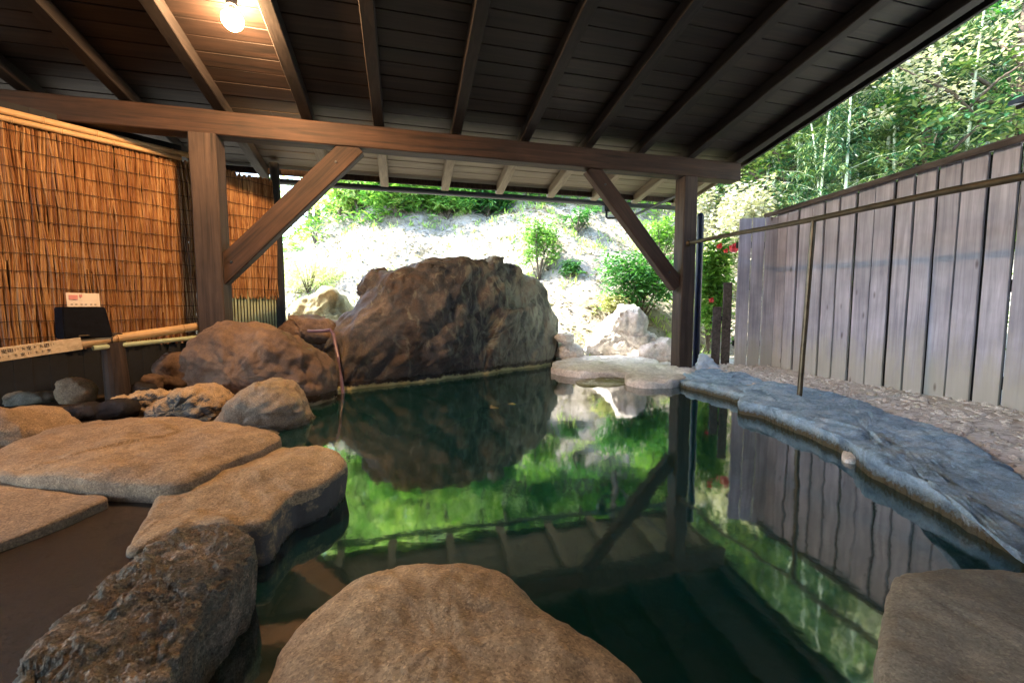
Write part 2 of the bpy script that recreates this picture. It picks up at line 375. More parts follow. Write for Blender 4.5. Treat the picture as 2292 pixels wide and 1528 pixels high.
def water_mat():
    m, nt, bs = mat('dark spring water'); geo = N(nt, 'NewGeometry'); pos = geo.outputs['Position']
    n1 = noise_n(nt, pos, 2.2, 3, .5); n2 = noise_n(nt, pos, 9, 3, .5)
    b1 = N(nt, 'Bump'); b1.inputs['Strength'].default_value = .035; b1.inputs['Distance'].default_value = .05; nt.links.new(n1.outputs[0], b1.inputs['Height'])
    b2 = N(nt, 'Bump'); b2.inputs['Strength'].default_value = .03; b2.inputs['Distance'].default_value = .012; nt.links.new(n2.outputs[0], b2.inputs['Height'])
    nt.links.new(b1.outputs[0], b2.inputs['Normal'])
    fr = N(nt, 'Fresnel'); fr.inputs['IOR'].default_value = 2.8; nt.links.new(b2.outputs[0], fr.inputs['Normal'])
    gl = N(nt, 'BsdfGlossy'); gl.inputs['Roughness'].default_value = .05; gl.inputs['Color'].default_value = (1, 1, 1, 1)
    nt.links.new(b2.outputs[0], gl.inputs['Normal'])
    tr = N(nt, 'BsdfTransparent'); tr.inputs[0].default_value = (.62, .80, .66, 1)
    df = N(nt, 'BsdfDiffuse'); df.inputs[0].default_value = (.003, .034, .034, 1)
    m1 = N(nt, 'MixShader'); m1.inputs[0].default_value = .22; nt.links.new(df.outputs[0], m1.inputs[1]); nt.links.new(tr.outputs[0], m1.inputs[2])
    m2 = N(nt, 'MixShader'); nt.links.new(fr.outputs[0], m2.inputs[0]); nt.links.new(m1.outputs[0], m2.inputs[1]); nt.links.new(gl.outputs[0], m2.inputs[2])
    nt.links.new(m2.outputs[0], nt.nodes['Material Output'].inputs[0]); return m

# ------------------------------------------------------------------ terrain
POOL = [(-1.25, -.4), (-1.0, .6), (-.86, 1.05), (-.90, 1.5), (-.98, 2.1), (-1.25, 2.5), (-1.45, 3.0), (-1.75, 3.6), (-1.95, 4.2),
        (-1.2, 5.0), (-.2, 5.9), (.7, 6.1), (1.5, 5.75), (1.95, 5.2), (2.05, 4.4), (1.98, 3.5), (1.75, 2.6), (1.62, 2.0), (1.60, 1.5), (1.6, .9), (1.5, .2), (1.0, -.5)]
def seg_dist(p, poly):
    best = 1e9; inside = False; n = len(poly); x, y = p
    for i in range(n):
        x1, y1 = poly[i]; x2, y2 = poly[(i+1) % n]
        dx, dy = x2-x1, y2-y1; t = max(0, min(1, ((x-x1)*dx+(y-y1)*dy)/(dx*dx+dy*dy)))
        d = math.hypot(x-x1-t*dx, y-y1-t*dy); best = min(best, d)
        if (y1 > y) != (y2 > y) and x < (x2-x1)*(y-y1)/(y2-y1)+x1: inside = not inside
    return -best if inside else best
def ss(a, b, x):
    t = max(0, min(1, (x-a)/(b-a))); return t*t*(3-2*t)
def ground_z(x, y):
    z = .03 + .05*noise.noise(Vector((x*.8, y*.8, 3)))
    hy = max(0, y-6.7-.25*max(0, -x-1)+.25*math.sin(x*1.3)); hx = max(0, x-4.3)
    ledge = .8*hy - .10*max(0, hy-3) ; right = .50*hx
    hill = math.sqrt(ledge*ledge + right*right)
    hill *= ss(-9.5, -4.5, x)*.75+.25
    hill += .30*min(1, hill)*noise.fractal(Vector((x*.55, y*.55, 0)), 1, 2, 5) + .06*min(1, hill*3)*noise.fractal(Vector((x*2.6, y*2.6, 5)), 1, 2, 4)
    if hill > 14: hill = 14+(hill-14)*.3
    z += hill
    if x > 1.9 and y < 6.2 and x < 4.4:
        z += .05*ss(1.9, 2.6, x) + .012*noise.fractal(Vector((x*9, y*9, 1)), 1, 2, 3)
    if -3 < x < 4 and -1.5 < y < 7:
        d = seg_dist((x, y), POOL)
        k = ss(-.35, .0, -d if False else d*1.0) if d > -.35 else 0
        if d < 0: z = -.65 + (z+.65)*k*.55
        elif d < .2: z = min(z, -.25 + (z+.25)*ss(0, .2, d))
    return z
def axis_steps(lo, hi, flo, fhi, f, k):
    a = []; v = flo
    while v < fhi: a.append(v); v += f
    s = f; 
    while v < hi: a.append(v); s *= k; v += s
    a.append(hi); s = f*k; v = flo-s; b = []
    while v > lo: b.append(v); s *= k; v -= s
    b.append(lo); return b[::-1]+a
gx = axis_steps(-90, 90, -4.5, 4.5, .06, 1.035); gy = axis_steps(-60, 110, -.8, 11.5, .06, 1.035)
vs = [(x, y, ground_z(x, y)) for y in gy for x in gx]; nx = len(gx)
fs = [(j*nx+i, j*nx+i+1, (j+1)*nx+i+1, (j+1)*nx+i) for j in range(len(gy)-1) for i in range(nx-1)]
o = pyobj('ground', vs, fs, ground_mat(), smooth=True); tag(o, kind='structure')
def H(px, py):
    """where the sight line at (px, py) meets the terrain"""
    d = ray(px, py); t = 3.0
    while t < 60:
        p = CAM+d*t
        if p.z < ground_z(p.x, p.y): return p
        t += .03
    return CAM+d*12
# water surface
bm = bmesh.new()
vv = [bm.verts.new((x, y, 0)) for x, y in ((-2.6, -1.2), (2.35, -1.2), (2.35, 6.6), (-2.6, 6.6))]; bm.faces.new(vv)
o = obj('pool_water', bm, water_mat()); tag(o, kind='structure')

# ------------------------------------------------------------------ rocks
def smooth_loop(pts, n):
    """closed Catmull-Rom through pts, resampled evenly to n points"""
    m = len(pts); dense = []
    for i in range(m):
        p0, p1, p2, p3 = pts[i-1], pts[i], pts[(i+1) % m], pts[(i+2) % m]
        for k in range(12):
            t = k/12
            dense.append(.5*((2*p1)+(-p0+p2)*t+(2*p0-5*p1+4*p2-p3)*t*t+(-p0+3*p1-3*p2+p3)*t**3))
    L = [0]
    for i in range(len(dense)): L.append(L[-1]+(dense[(i+1) % len(dense)]-dense[i]).length)
    out = []; j = 0
    for i in range(n):
        s = L[-1]*i/n
        while L[j+1] < s: j += 1
        t = (s-L[j])/max(1e-9, L[j+1]-L[j]); out.append(dense[j].lerp(dense[(j+1) % len(dense)], t))
    return out
def rock(name, label, pts, nrm, Tf, Tb, m, box=.55, amp=.03, fr=1.6, crack=.0, seed=0, group=None, cat='rock', rings=26, n=110, tilt=None, parent=None, fine=.15, strata=None, hurst=.8, facet=.35, ff=1.0):
    """pts = real outline (3D, planar); nrm = direction the rock swells towards by Tf, and away by Tb"""
    loop = smooth_loop(pts, n); c = sum(loop, Vector())/len(loop); nrm = Vector(nrm).normalized()
    verts = []; faces = []; R0 = .86; PH0 = math.acos(R0**(1/box))
    def side(T, sgn, start):
        for i in range(start, rings):
            h1 = int(rings*.45)
            if i <= h1:
                ph = PH0*i/h1; r = math.cos(ph)**box if i else 1.0
            else:
                r = R0*(1-(i-h1)/(rings-h1)); ph = math.acos(min(1, r**(1/box)))
            h = T*(math.sin(ph)**box)
            for q in loop: verts.append(c+(q-c)*r + nrm*(sgn*h))
        verts.append(c+nrm*sgn*T)
    side(Tf, 1, 0)
    def conn(a, b):
        for k in range(n): faces.append((a+k, a+(k+1) % n, b+(k+1) % n, b+k))
    for i in range(rings-1): conn(i*n, (i+1)*n)
    top = rings*n
    for k in range(n): faces.append(((rings-1)*n+k, (rings-1)*n+(k+1) % n, top))
    b0 = len(verts); side(Tb, -1, 1)
    conn_b = [0]+[b0+i*n for i in range(rings-1)]
    for a, b in zip(conn_b[:-1], conn_b[1:]):
        for k in range(n): faces.append((a+(k+1) % n, a+k, b+k, b+(k+1) % n))
    bot = len(verts)-1; a = conn_b[-1]
    for k in range(n): faces.append((a+(k+1) % n, a+k, bot))
    bm = bmesh.new(); bv = [bm.verts.new(v) for v in verts]
    for f in faces: bm.faces.new([bv[i] for i in f])
    bmesh.ops.recalc_face_normals(bm, faces=bm.faces); bm.normal_update()
    off = Vector((seed*7.3, seed*3.1, seed*1.7))
    for v in bm.verts:
        p = v.co*fr+off
        if strata: p = Vector((v.co.dot(strata[0])*fr*.35, v.co.dot(strata[1])*fr*1.5, v.co.dot(strata[2])*fr))+off
        d = noise.fractal(p, hurst, 2.1, 6)*1.0
        d += fine*(noise.ridged_multi_fractal(p*3, 1, 2, 4, 1, 2)-1)
        if facet:
            ds, ps = noise.voronoi(p*ff+noise.noise_vector(p*.8)*.25); q = ps[0]; nq = noise.noise_vector(q*13.7+Vector((5, 3, 1)))
            d += facet*max(-1.2, min(1.2, (p*ff-q).dot(nq)*3))
        if crack:
            vd = noise.voronoi(p*1.3+noise.noise_vector(p)*.35)[0]
            e = vd[1]-vd[0]; d -= crack*max(0, 1-e*7)
        v.co = v.co + v.normal*(d*amp)
    o = obj(name, bm, m, parent, smooth=True)
    if parent is None: tag(o, label, cat, group)
    return o
FRONT = (0, -1, 0); TOP = (0, 0, 1)
def vrock(name, label, pxs, yy, Tf, Tb, m, **k): return rock(name, label, [Y(x, y, yy) for x, y in pxs], (0, -1, .12), Tf, Tb, m, **k)
def slab(name, label, pxs, z, Tf, Tb, m, **k): return rock(name, label, [G(x, y, z) for x, y in pxs], TOP, Tf, Tb, m, **k)

# the great boulder across the pool
A, B = (-1.72, 4.32), (.62, 6.55)
nb = Vector((B[1]-A[1], -(B[0]-A[0]), 0)).normalized()
rock('boulder', 'huge brown and grey boulder rising from the far side of the pool',
     [W(x, y, A, B) for x, y in ((752, 900), (742, 850), (748, 800), (762, 752), (790, 715), (820, 690), (838, 650), (848, 618), (872, 600), (920, 596), (985, 588), (1050, 578), (1105, 580),
      (1140, 590), (1165, 618), (1195, 635), (1212, 672), (1226, 725), (1230, 765), (1226, 810), (1212, 860), (1100, 930), (900, 980))],
     nb+Vector((0, 0, .1)), .36, .8, M['big'], box=.62, amp=.06, fr=2.0, crack=.25, facet=1.0, ff=.9, hurst=.65, strata=(Vector((.45, .45, .77))*1.6, Vector((.5, .5, -.6))*.75, Vector((.7, -.7, 0))), seed=4, rings=60, n=260, cat='boulder', fine=.3)
vrock('boulder', 'round reddish boulder at the foot of the thick left post',
      ((440, 850), (441, 800), (455, 762), (500, 741), (560, 734), (640, 740), (692, 768), (722, 802), (738, 842), (735, 890), (690, 925), (580, 940), (480, 920)),
      3.62, .34, .3, M['redstone'], box=.7, amp=.07, fr=2.2, seed=5, cat='boulder', rings=40, n=160, fine=.2)
vrock('rock', 'blunt leaning rock with a grey worn face at the water edge on the left',
      ((470, 985), (498, 945), (532, 905), (565, 868), (598, 846), (638, 850), (662, 872), (680, 905), (697, 940), (690, 965), (640, 985), (580, 1010), (500, 1010)),
      2.95, .25, .3, M['greyface'], box=.7, amp=.05, fr=2.5, seed=8, rings=36, n=150)
slab('rock', 'long flat tan slab lying furthest back of the big left slabs',
     ((-60, 1060), (40, 1000), (140, 963), (270, 950), (400, 950), (500, 956), (565, 968), (630, 990), (600, 1012), (530, 1042), (460, 1078), (400, 1104), (260, 1104), (110, 1088), (0, 1082)),
     .15, .05, .35, M['tan2'], box=.34, amp=.03, fr=1.8, seed=11, rings=36, n=170)
slab('rock', 'large smooth tan slab jutting over the water with a chipped dark edge',
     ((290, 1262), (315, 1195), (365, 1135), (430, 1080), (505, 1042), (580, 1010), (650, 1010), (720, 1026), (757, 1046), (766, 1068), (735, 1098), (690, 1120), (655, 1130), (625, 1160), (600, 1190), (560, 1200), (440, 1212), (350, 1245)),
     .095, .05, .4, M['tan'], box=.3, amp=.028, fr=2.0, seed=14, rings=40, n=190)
slab('rock', 'rough pitted mottled stone nearest the camera on the left pool edge',
     ((40, 1560), (90, 1480), (160, 1400), (240, 1330), (320, 1275), (380, 1228), (450, 1207), (525, 1204), (568, 1240), (560, 1290), (510, 1350), (455, 1420), (405, 1500), (370, 1580), (300, 1750), (60, 1750)),
     .12, .06, .4, M['mossy'], box=.34, amp=.012, fr=7, crack=.25, seed=17, rings=100, n=340, fine=.5, hurst=.35)
slab('rock', 'big domed brown rock standing in the water at the bottom centre',
     ((600, 1560), (640, 1475), (700, 1410), (790, 1345), (890, 1313), (980, 1305), (1080, 1316), (1165, 1362), (1230, 1425), (1310, 1475), (1400, 1535), (1480, 1650), (1400, 1900), (1000, 2050), (650, 1950), (560, 1700)),
     .07, .11, .4, M['dome'], box=.62, amp=.016, fr=4.0, facet=.12, seed=20, rings=50, n=200, fine=.2)
slab('rock', 'grey square-shouldered rock in the bottom right corner',
     ((1975, 1560), (1975, 1440), (1990, 1345), (2025, 1302), (2100, 1287), (2200, 1285), (2300, 1292), (2600, 1330), (2900, 1600), (2700, 1900), (2000, 1800)),
     .13, .04, .4, M['greystone'], box=.34, amp=.015, fr=3.0, seed=23, rings=40, n=180)
slab('stepping_stone', 'thin flat stone step at the left edge beside the brown floor',
     ((-300, 1075), (-100, 1068), (0, 1082), (120, 1106), (240, 1120), (185, 1150), (90, 1190), (0, 1224), (-300, 1320)),
     .135, .02, .25, M['tan2'], box=.25, amp=.015, fr=2.2, seed=26, cat='stone')
vrock('rock', 'dull brown rounded rock at the left edge of the view behind the flat slab',
      ((-90, 1020), (-80, 950), (-20, 920), (55, 918), (105, 940), (130, 968), (120, 1005), (30, 1030)), 2.5, .2, .25, M['tan2'], box=.6, amp=.04, fr=2.5, seed=29)
vrock('rock', 'pitted ochre rock in front of the round reddish boulder',
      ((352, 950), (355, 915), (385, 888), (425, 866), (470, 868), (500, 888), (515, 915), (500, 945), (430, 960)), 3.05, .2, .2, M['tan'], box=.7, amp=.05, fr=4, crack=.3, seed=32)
vrock('rock', 'yellowish low rock right beside the bamboo rail post',
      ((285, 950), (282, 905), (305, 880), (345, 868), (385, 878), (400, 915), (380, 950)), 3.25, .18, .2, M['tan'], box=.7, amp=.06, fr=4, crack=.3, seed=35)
for i, (x0, x1, y0, y1, yy, mm, lb) in enumerate((
        (150, 235, 898, 952, 2.95, 'darkstone', 'small black wet stone left of two under the bamboo rail'),
        (215, 300, 892, 945, 3.0, 'darkstone', 'small blue black stone at the foot of the bamboo rail post'),
        (118, 168, 915, 955, 2.9, 'tan2', 'small brown stone between the black stones and the left rock'),
        (8, 140, 868, 912, 3.5, 'greystone', 'low flat grey stone in the dark under the reed screen'),
        (135, 205, 846, 900, 3.4, 'tan2', 'squarish brown stone in the dark under the reed screen'),
        (355, 442, 786, 870, 3.85, 'redstone', 'orange brown stone tucked behind the round reddish boulder'),
        (318, 360, 838, 872, 3.6, 'redstone', 'fist sized pink brown stone under the bamboo rail'),
        (300, 345, 855, 890, 3.5, 'darkstone', 'dark little stone beside the pink brown stone'))):
    cx, cy, rx, ry = (x0+x1)/2, (y0+y1)/2, (x1-x0)/2, (y1-y0)/2
    pts = []
    for k in range(9):
        a = 2*math.pi*k/9; q = random.uniform(.85, 1.12)
        pts.append((cx+rx*q*math.cos(a), cy+ry*q*math.sin(a)+ (ry*.4 if math.sin(a) > .5 else 0)))
    vrock('stone', lb, pts, yy, rx/950*yy*.8, rx/950*yy*.8, M[mm], box=.65, amp=.02, fr=6, seed=40+i, cat='stone', rings=14, n=60)
# stones behind, between reed screen and great boulder
vrock('rock', 'olive mossy rock behind the left end of the great boulder',
      ((655, 735), (662, 690), (690, 668), (735, 650), (765, 665), (775, 700), (770, 740)), 5.9, .3, .4, M['olive'], box=.6, amp=.08, fr=2, seed=50)
vrock('rock', 'low orange rimmed stone ledge left of the great boulder',
      ((625, 760), (632, 735), (655, 712), (690, 702), (730, 708), (758, 722), (758, 765)), 4.7, .22, .4, M['redstone'], box=.6, amp=.05, fr=2.4, seed=52)
vrock('rock', 'dark recessed rock under the hose beside the great boulder',
      ((680, 900), (690, 780), (700, 760), (745, 760), (790, 800), (800, 900), (780, 930)), 4.75, .18, .3, M['redstone'], box=.6, amp=.06, fr=3, seed=54, crack=.3)
# stones at the far end of the pool
vrock('rock', 'angular white rock with a brown hollow on the far bank',
      ((1318, 790), (1322, 765), (1345, 735), (1375, 700), (1400, 693), (1428, 712), (1445, 745), (1462, 770), (1450, 800), (1380, 815)),
      6.55, .3, .4, M['white'], box=.5, amp=.10, fr=2.4, seed=60, crack=.3, rings=30, n=130)
for i, (cx, cy, rx, ry, lb) in enumerate(((1268, 788, 34, 22, 'pinkish white stone touching the right end of the great boulder'), (1256, 818, 26, 12, 'low pale stone at the waterline beside the great boulder'),
        (1490, 790, 50, 30, 'pale stone behind the right pavilion post'), (1262, 758, 22, 12, 'little grey stone behind the pinkish white stone'), (1560, 812, 30, 18, 'pale stone right behind the dark blue pole'))):
    pts = [(cx+rx*math.cos(2*math.pi*k/9)*random.uniform(.85, 1.15), cy+ry*math.sin(2*math.pi*k/9)*random.uniform(.8, 1.15)) for k in range(9)]
    vrock('stone', lb, pts, 6.3-.05*i, .2, .2, M['white'], box=.6, amp=.05, fr=4, seed=64+i, cat='stone', rings=16, n=70)
slab('rock', 'wide flat white slab at the far end of the pool',
     ((1235, 826), (1260, 808), (1340, 796), (1430, 800), (1470, 812), (1455, 836), (1380, 838), (1300, 836)), .05, .04, .3, M['white'], box=.4, amp=.03, fr=3, seed=70)
slab('rock', 'flat pale slab against the right pavilion post at the far end of the pool',
     ((1400, 850), (1440, 822), (1520, 815), (1560, 830), (1530, 852), (1470, 860)), .045, .035, .3, M['white'], box=.4, amp=.03, fr=3, seed=72)
slab('rock', 'yellowish shallow slab just awash before the white slabs',
     ((1290, 850), (1340, 838), (1410, 842), (1420, 858), (1360, 868), (1300, 866)), -.01, .02, .3, M['olive'], box=.5, amp=.02, fr=3, seed=73)
# right-hand kerb of flat stones
slab('kerb_stone', 'short mottled blue and white stone at the foot of the right pavilion post',
     ((1515, 850), (1560, 832), (1630, 832), (1700, 852), (1735, 878), (1700, 898), (1640, 884), (1575, 866)), .055, .03, .3, M['bluestone'], box=.35, amp=.03, fr=4, seed=74, cat='stone', n=150, rings=30, crack=.2)
slab('kerb_stone', 'long undulating blue grey ledge stone bordering the pool on the right',
     ((1655, 898), (1700, 862), (1790, 868), (1900, 895), (2000, 933), (2100, 965), (2200, 1020), (2292, 1085), (2420, 1170), (2600, 1300), (2700, 1500), (2450, 1420), (2350, 1290), (2292, 1212),
      (2200, 1160), (2110, 1108), (2010, 1062), (1950, 1030), (1880, 985), (1790, 946), (1710, 915)), .075, .03, .3, M['bluestone'], box=.25, amp=.022, fr=4.5, seed=76, cat='stone', n=320, rings=40, crack=.3, fine=.3)
slab('stone', 'small white stone in the water against the blue grey ledge',
     ((1885, 1010), (1900, 998), (1925, 1006), (1940, 1022), (1925, 1032), (1890, 1030)), .01, .02, .1, M['white'], box=.5, amp=.01, fr=6, seed=78, cat='stone', rings=12, n=60)
slab('rock', 'submerged yellow green rock seen below the surface by the great boulder',
     ((1000, 960), (1080, 930), (1160, 925), (1190, 960), (1150, 1010), (1090, 1040), (1040, 1010)), -.12, .05, .3, M['olive'], box=.6, amp=.08, fr=3, seed=80)
slab('rock', 'yellow green shape under the middle of the pool standing in for a reflection',
     ((1280, 1195), (1400, 1170), (1480, 1210), (1460, 1260), (1540, 1320), (1440, 1290), (1350, 1240)), -.14, .04, .3, M['olive'], box=.6, amp=.05, fr=3, seed=82)  # sunken olive shape built in place of a warped reflection
# pebbles on the gravel by the fence: uncountable
bm = bmesh.new()
for i in range(2600):
    t = random.random(); yy = .6+5.0*t; x = random.uniform(2.0, 3.7)
    if seg_dist((x, yy), POOL) < .35 and random.random() < .8: continue
    r = random.uniform(.008, .035)*random.choice((.6, 1, 1)); z = ground_z(x, yy)
    mm = Matrix.Translation((x, yy, z+r*.15)) @ Matrix.Rotation(random.random()*6, 4, 'Z') @ Matrix.Diagonal((r, r*random.uniform(.5, .9), r*random.uniform(.3, .6), 1))
    rr = bmesh.ops.create_icosphere(bm, subdivisions=1, radius=1, matrix=mm)
    for v in rr['verts']: v.co += noise.noise_vector(v.co*60)*r*.25
o = obj('gravel', bm, M['white']); tag(o, 'pale gravel and stone chips between the ledge and the fence', 'gravel', kind='stuff')
# stony litter on the slope
vs, fs = [], []
for i in range(9000):
    x = random.uniform(-5, 4.5); yy = random.uniform(5.8, 12); z = ground_z(x, yy)
    if seg_dist((x, yy), POOL) < .1: continue
    s = random.uniform(.012, .06); a = random.random()*6.28; c0 = Vector((x, yy, z+.012))
    u = Vector((math.cos(a), math.sin(a), random.uniform(-.3, .6)))*s; v = Vector((-math.sin(a), math.cos(a), random.uniform(-.2, .8)))*s*.4
    k = len(vs); vs += [c0-u, c0+v, c0+u, c0-v]; fs.append((k, k+1, k+2, k+3))
litter = leaf('dry leaf litter', [(.05, .05, .025), (.22, .18, .12), (.50, .46, .40)], .2)
o = pyobj('leaf_litter', vs, fs, litter); tag(o, 'fallen leaves and twigs scattered over the pale slope', 'leaf litter', kind='stuff')

vs, fs = [], []; rnd = random.Random(77)
for i in range(420):
    x = rnd.uniform(-4.5, 4.2); yy = rnd.uniform(6.2, 11.5)
    if seg_dist((x, yy), POOL) < .25 or noise.noise(Vector((x*.9, yy*.9, 9))) < -.05: continue
    for k in range(rnd.randint(6, 16)):
        a = rnd.random()*6.28; l = rnd.uniform(.04, .16); c0 = Vector((x+rnd.gauss(0, .05), yy+rnd.gauss(0, .05), 0)); c0.z = ground_z(c0.x, c0.y)
        tip = c0+Vector((math.cos(a)*l*.7, math.sin(a)*l*.7, l)); sd_ = Vector((-math.sin(a), math.cos(a), 0))*.012; m_ = c0.lerp(tip, .55)+Vector((0, 0, .01))
        kk = len(vs); vs += [c0, m_+sd_, tip, m_-sd_]; fs.append((kk, kk+1, kk+2, kk+3))
o = pyobj('weeds', vs, fs, M['leaf_c']); tag(o, 'small weeds dotted over the pale slope', 'weeds', kind='stuff')

# floor on the left
FZ = .12
fp = [G(x, y, FZ) for x, y in ((-500, 1160), (0, 1120), (250, 1095), (430, 1090), (375, 1150), (345, 1230), (330, 1290), (230, 1370), (120, 1470), (60, 1560), (-60, 1800), (-900, 1900))]
bm = bmesh.new(); a = [bm.verts.new(p) for p in fp]; b = [bm.verts.new(p-Vector((0, 0, .2))) for p in fp]
bm.faces.new(a[::-1]); bm.faces.new(b)
for k in range(len(fp)): bm.faces.new((a[k], a[(k+1) % len(fp)], b[(k+1) % len(fp)], b[k]))
bmesh.ops.recalc_face_normals(bm, faces=bm.faces)
o = obj('floor', bm, M['wetfloor']); tag(o, kind='structure')


# ------------------------------------------------------------------ bath pavilion
BX = Vector((2.12, 5.24, 0)); BD = Vector((-.969, -.247, 0)).normalized(); BQ = Vector((.247, -.969, 0)).normalized()  # along the beam (to the left), towards the camera
ZB = 2.355; BH = .21; SL = .183
def F(s, q, z): p = BX+BD*s+BQ*q; return Vector((p.x, p.y, z))
def sbeam(px, py=300):
    d = ray(px, py); # plan intersection of sight line with the beam line
    a = d.x*BD.y-d.y*BD.x
    t = (BX.x*BD.y-BX.y*BD.x)/a; p = d*t
    return (Vector((p.x, p.y, 0))-BX).dot(BD)
pav = thing('bath_pavilion', 'dark open timber pavilion roof on posts over the pool', 'pavilion', (F(3, -0, 0).x, F(3, 0, 0).y, 0))
bm = bmesh.new(); beam(bm, F(-.67, 0, ZB+BH/2), F(9.5, 0, ZB+BH/2), .17, BH, bev=.008, jit=.006); obj('beam', bm, M['beam'], pav)
# posts
def post(s, q, wdt, z0, z1, m='post'):
    bm = bmesh.new(); beam(bm, F(s, q, z0), F(s, q, z1), wdt, wdt, up=BQ, bev=.010, jit=.005); return obj('post', bm, M[m], pav)
post(0.02, 0, .185, -.1, ZB-.002)
SLP = sbeam(462); post(SLP, .0, .215, -.2, ZB-.002)
# braces
def brace(s0, z0, s1, z1, wd, th):
    th_ = math.atan2(z1-z0, -(s1-s0)); th_ = th_ if th_ < math.pi/2 else th_-math.pi
    mb = wood('aged cedar brace', (.009, .007, .006), (.064, .035, .022), rot=ROT, axis='X', lean=th_)
    bm = bmesh.new(); beam(bm, F(s0, 0, z0), F(s1, 0, z1), wd, th, up=Vector((0, 0, 1)), bev=.007, jit=.004); ob = obj('brace', bm, mb, pav)
    for f in (.12, .86):
        c = F(s0, 0, z0).lerp(F(s1, 0, z1), f)+BQ*(wd/2); bm = bmesh.new(); tube(bm, [c-BQ*.004, c+BQ*.006, c+BQ*.010], [.013, .013, .008], 8); obj('bolt', bm, M['gutter'], ob)
    return ob
def zat(px, py): p = W(px, py, (BX.x, BX.y), (BX.x+BD.x, BX.y+BD.y)); return p.z
brace(SLP-.02, zat(505, 625), sbeam(795), ZB+.03, .13, .205)
brace(.12, zat(1510, 640), sbeam(1322), ZB+.02, .11, .17)
# roof frame
RH = .11; ZR = ZB+BH
def rz(q, lift=0): return ZR+SL*q+lift
EAVE = -1.22; BACK = 9.0
ss_px = [sbeam(x, y) for x, y in ((290, 232), (497, 248), (690, 270), (848, 288), (1020, 305), (1172, 320), (1312, 335), (1430, 345), (1540, 355))]
step = (ss_px[0]-ss_px[-1])/8
print('rafter step', step, [round(a-b, 2) for a, b in zip(ss_px[:-1], ss_px[1:])])
allr = [sbeam(1655, 370)+.07] + ss_px[::-1] + [ss_px[0]+step*k for k in range(1, 7)]
for s in allr:
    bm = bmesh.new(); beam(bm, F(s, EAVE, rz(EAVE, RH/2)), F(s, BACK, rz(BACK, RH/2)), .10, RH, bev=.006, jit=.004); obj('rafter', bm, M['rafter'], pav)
# ceiling boards: lapped, along the beam
bm = bmesh.new(); q = EAVE-.06; k = 0
SR, SLf = allr[0]-.12, 10.5
while q < BACK:
    wd = random.uniform(.15, .19); lift = RH+.012+random.uniform(0, .004)
    cut = random.uniform(1.5, 8.5)
    for a, b in ((SR, cut-.002), (cut+.002, SLf)):
        beam(bm, F(a, q+wd/2, rz(q+wd/2, lift)), F(b, q+wd/2, rz(q+wd/2, lift)), wd-.005, .018, up=Vector((-BQ.x*SL, -BQ.y*SL, 1)), bev=.003)
    q += wd
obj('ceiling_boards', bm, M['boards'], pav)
bm = bmesh.new()
up = Vector((-BQ.x*SL, -BQ.y*SL, 1))
beam(bm, F((SR+SLf)/2, EAVE-.10, rz(EAVE-.10, RH+.055)), F((SR+SLf)/2, BACK, rz(BACK, RH+.055)), SLf-SR+.16, .05, up=up)
obj('roof', bm, M['gutter'], pav)
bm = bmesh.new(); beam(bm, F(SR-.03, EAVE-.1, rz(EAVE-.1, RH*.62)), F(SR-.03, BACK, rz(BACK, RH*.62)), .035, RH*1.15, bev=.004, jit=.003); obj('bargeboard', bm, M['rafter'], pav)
# gutter with outlet
zg = rz(EAVE)-.045
bm = bmesh.new()
ga, gb = F(SR-.05, EAVE-.075, zg+.065), F(8.5, EAVE-.075, zg+.065); n = 10; rows = []
for e in (ga, gb):
    rows.append([bm.verts.new(e + BQ*(.058*math.cos(math.pi*j/n)) + Vector((0, 0, -.058*math.sin(math.pi*j/n)))) for j in range(n+1)] +
                [bm.verts.new(e + BQ*(.053*math.cos(math.pi*j/n)) + Vector((0, 0, -.053*math.sin(math.pi*j/n)))) for j in range(n, -1, -1)])
for j in range(len(rows[0])):
    j2 = (j+1) % len(rows[0]); bm.faces.new((rows[0][j], rows[0][j2], rows[1][j2], rows[1][j]))
bm.faces.new(rows[0][::-1]); bm.faces.new(rows[1])
gut = obj('gutter', bm, M['gutter'], pav)
bm = bmesh.new(); sg = .42
g0 = F(sg, EAVE-.075, zg)
beam(bm, g0+Vector((0, 0, .01)), g0+Vector((0, 0, -.085)), .10, .10, up=BQ, bev=.012)
tube(bm, [g0+Vector((0, 0, -.08)), g0+Vector((0, 0, -.15)), g0+Vector((.02, -.01, -.17)), F(.10, EAVE+.02, zg-.165), F(.08, -.06, zg-.12)], .018)
obj('outlet', bm, M['gutter'], gut)
bm = bmesh.new(); beam(bm, F(SR, EAVE+.05, rz(EAVE+.05, RH*.5+.01)), F(SLf, EAVE+.05, rz(EAVE+.05, RH*.5+.01)), .025, RH*.7, up=up); 
obj('eave_batten', bm, M['post'], pav)
# unseen board wall behind the camera, added to block sky light
bm = bmesh.new()
for k in range(60):
    s = -.8+k*.2; beam(bm, F(s, 7.6, -.1), F(s, 7.6, rz(7.6)-.01), .03, .195, up=BD, bev=.004)
o = obj('light_block_wall', bm, M['post']); tag(o, 'plain upright board wall added unseen behind the camera to block sky light', 'wall')

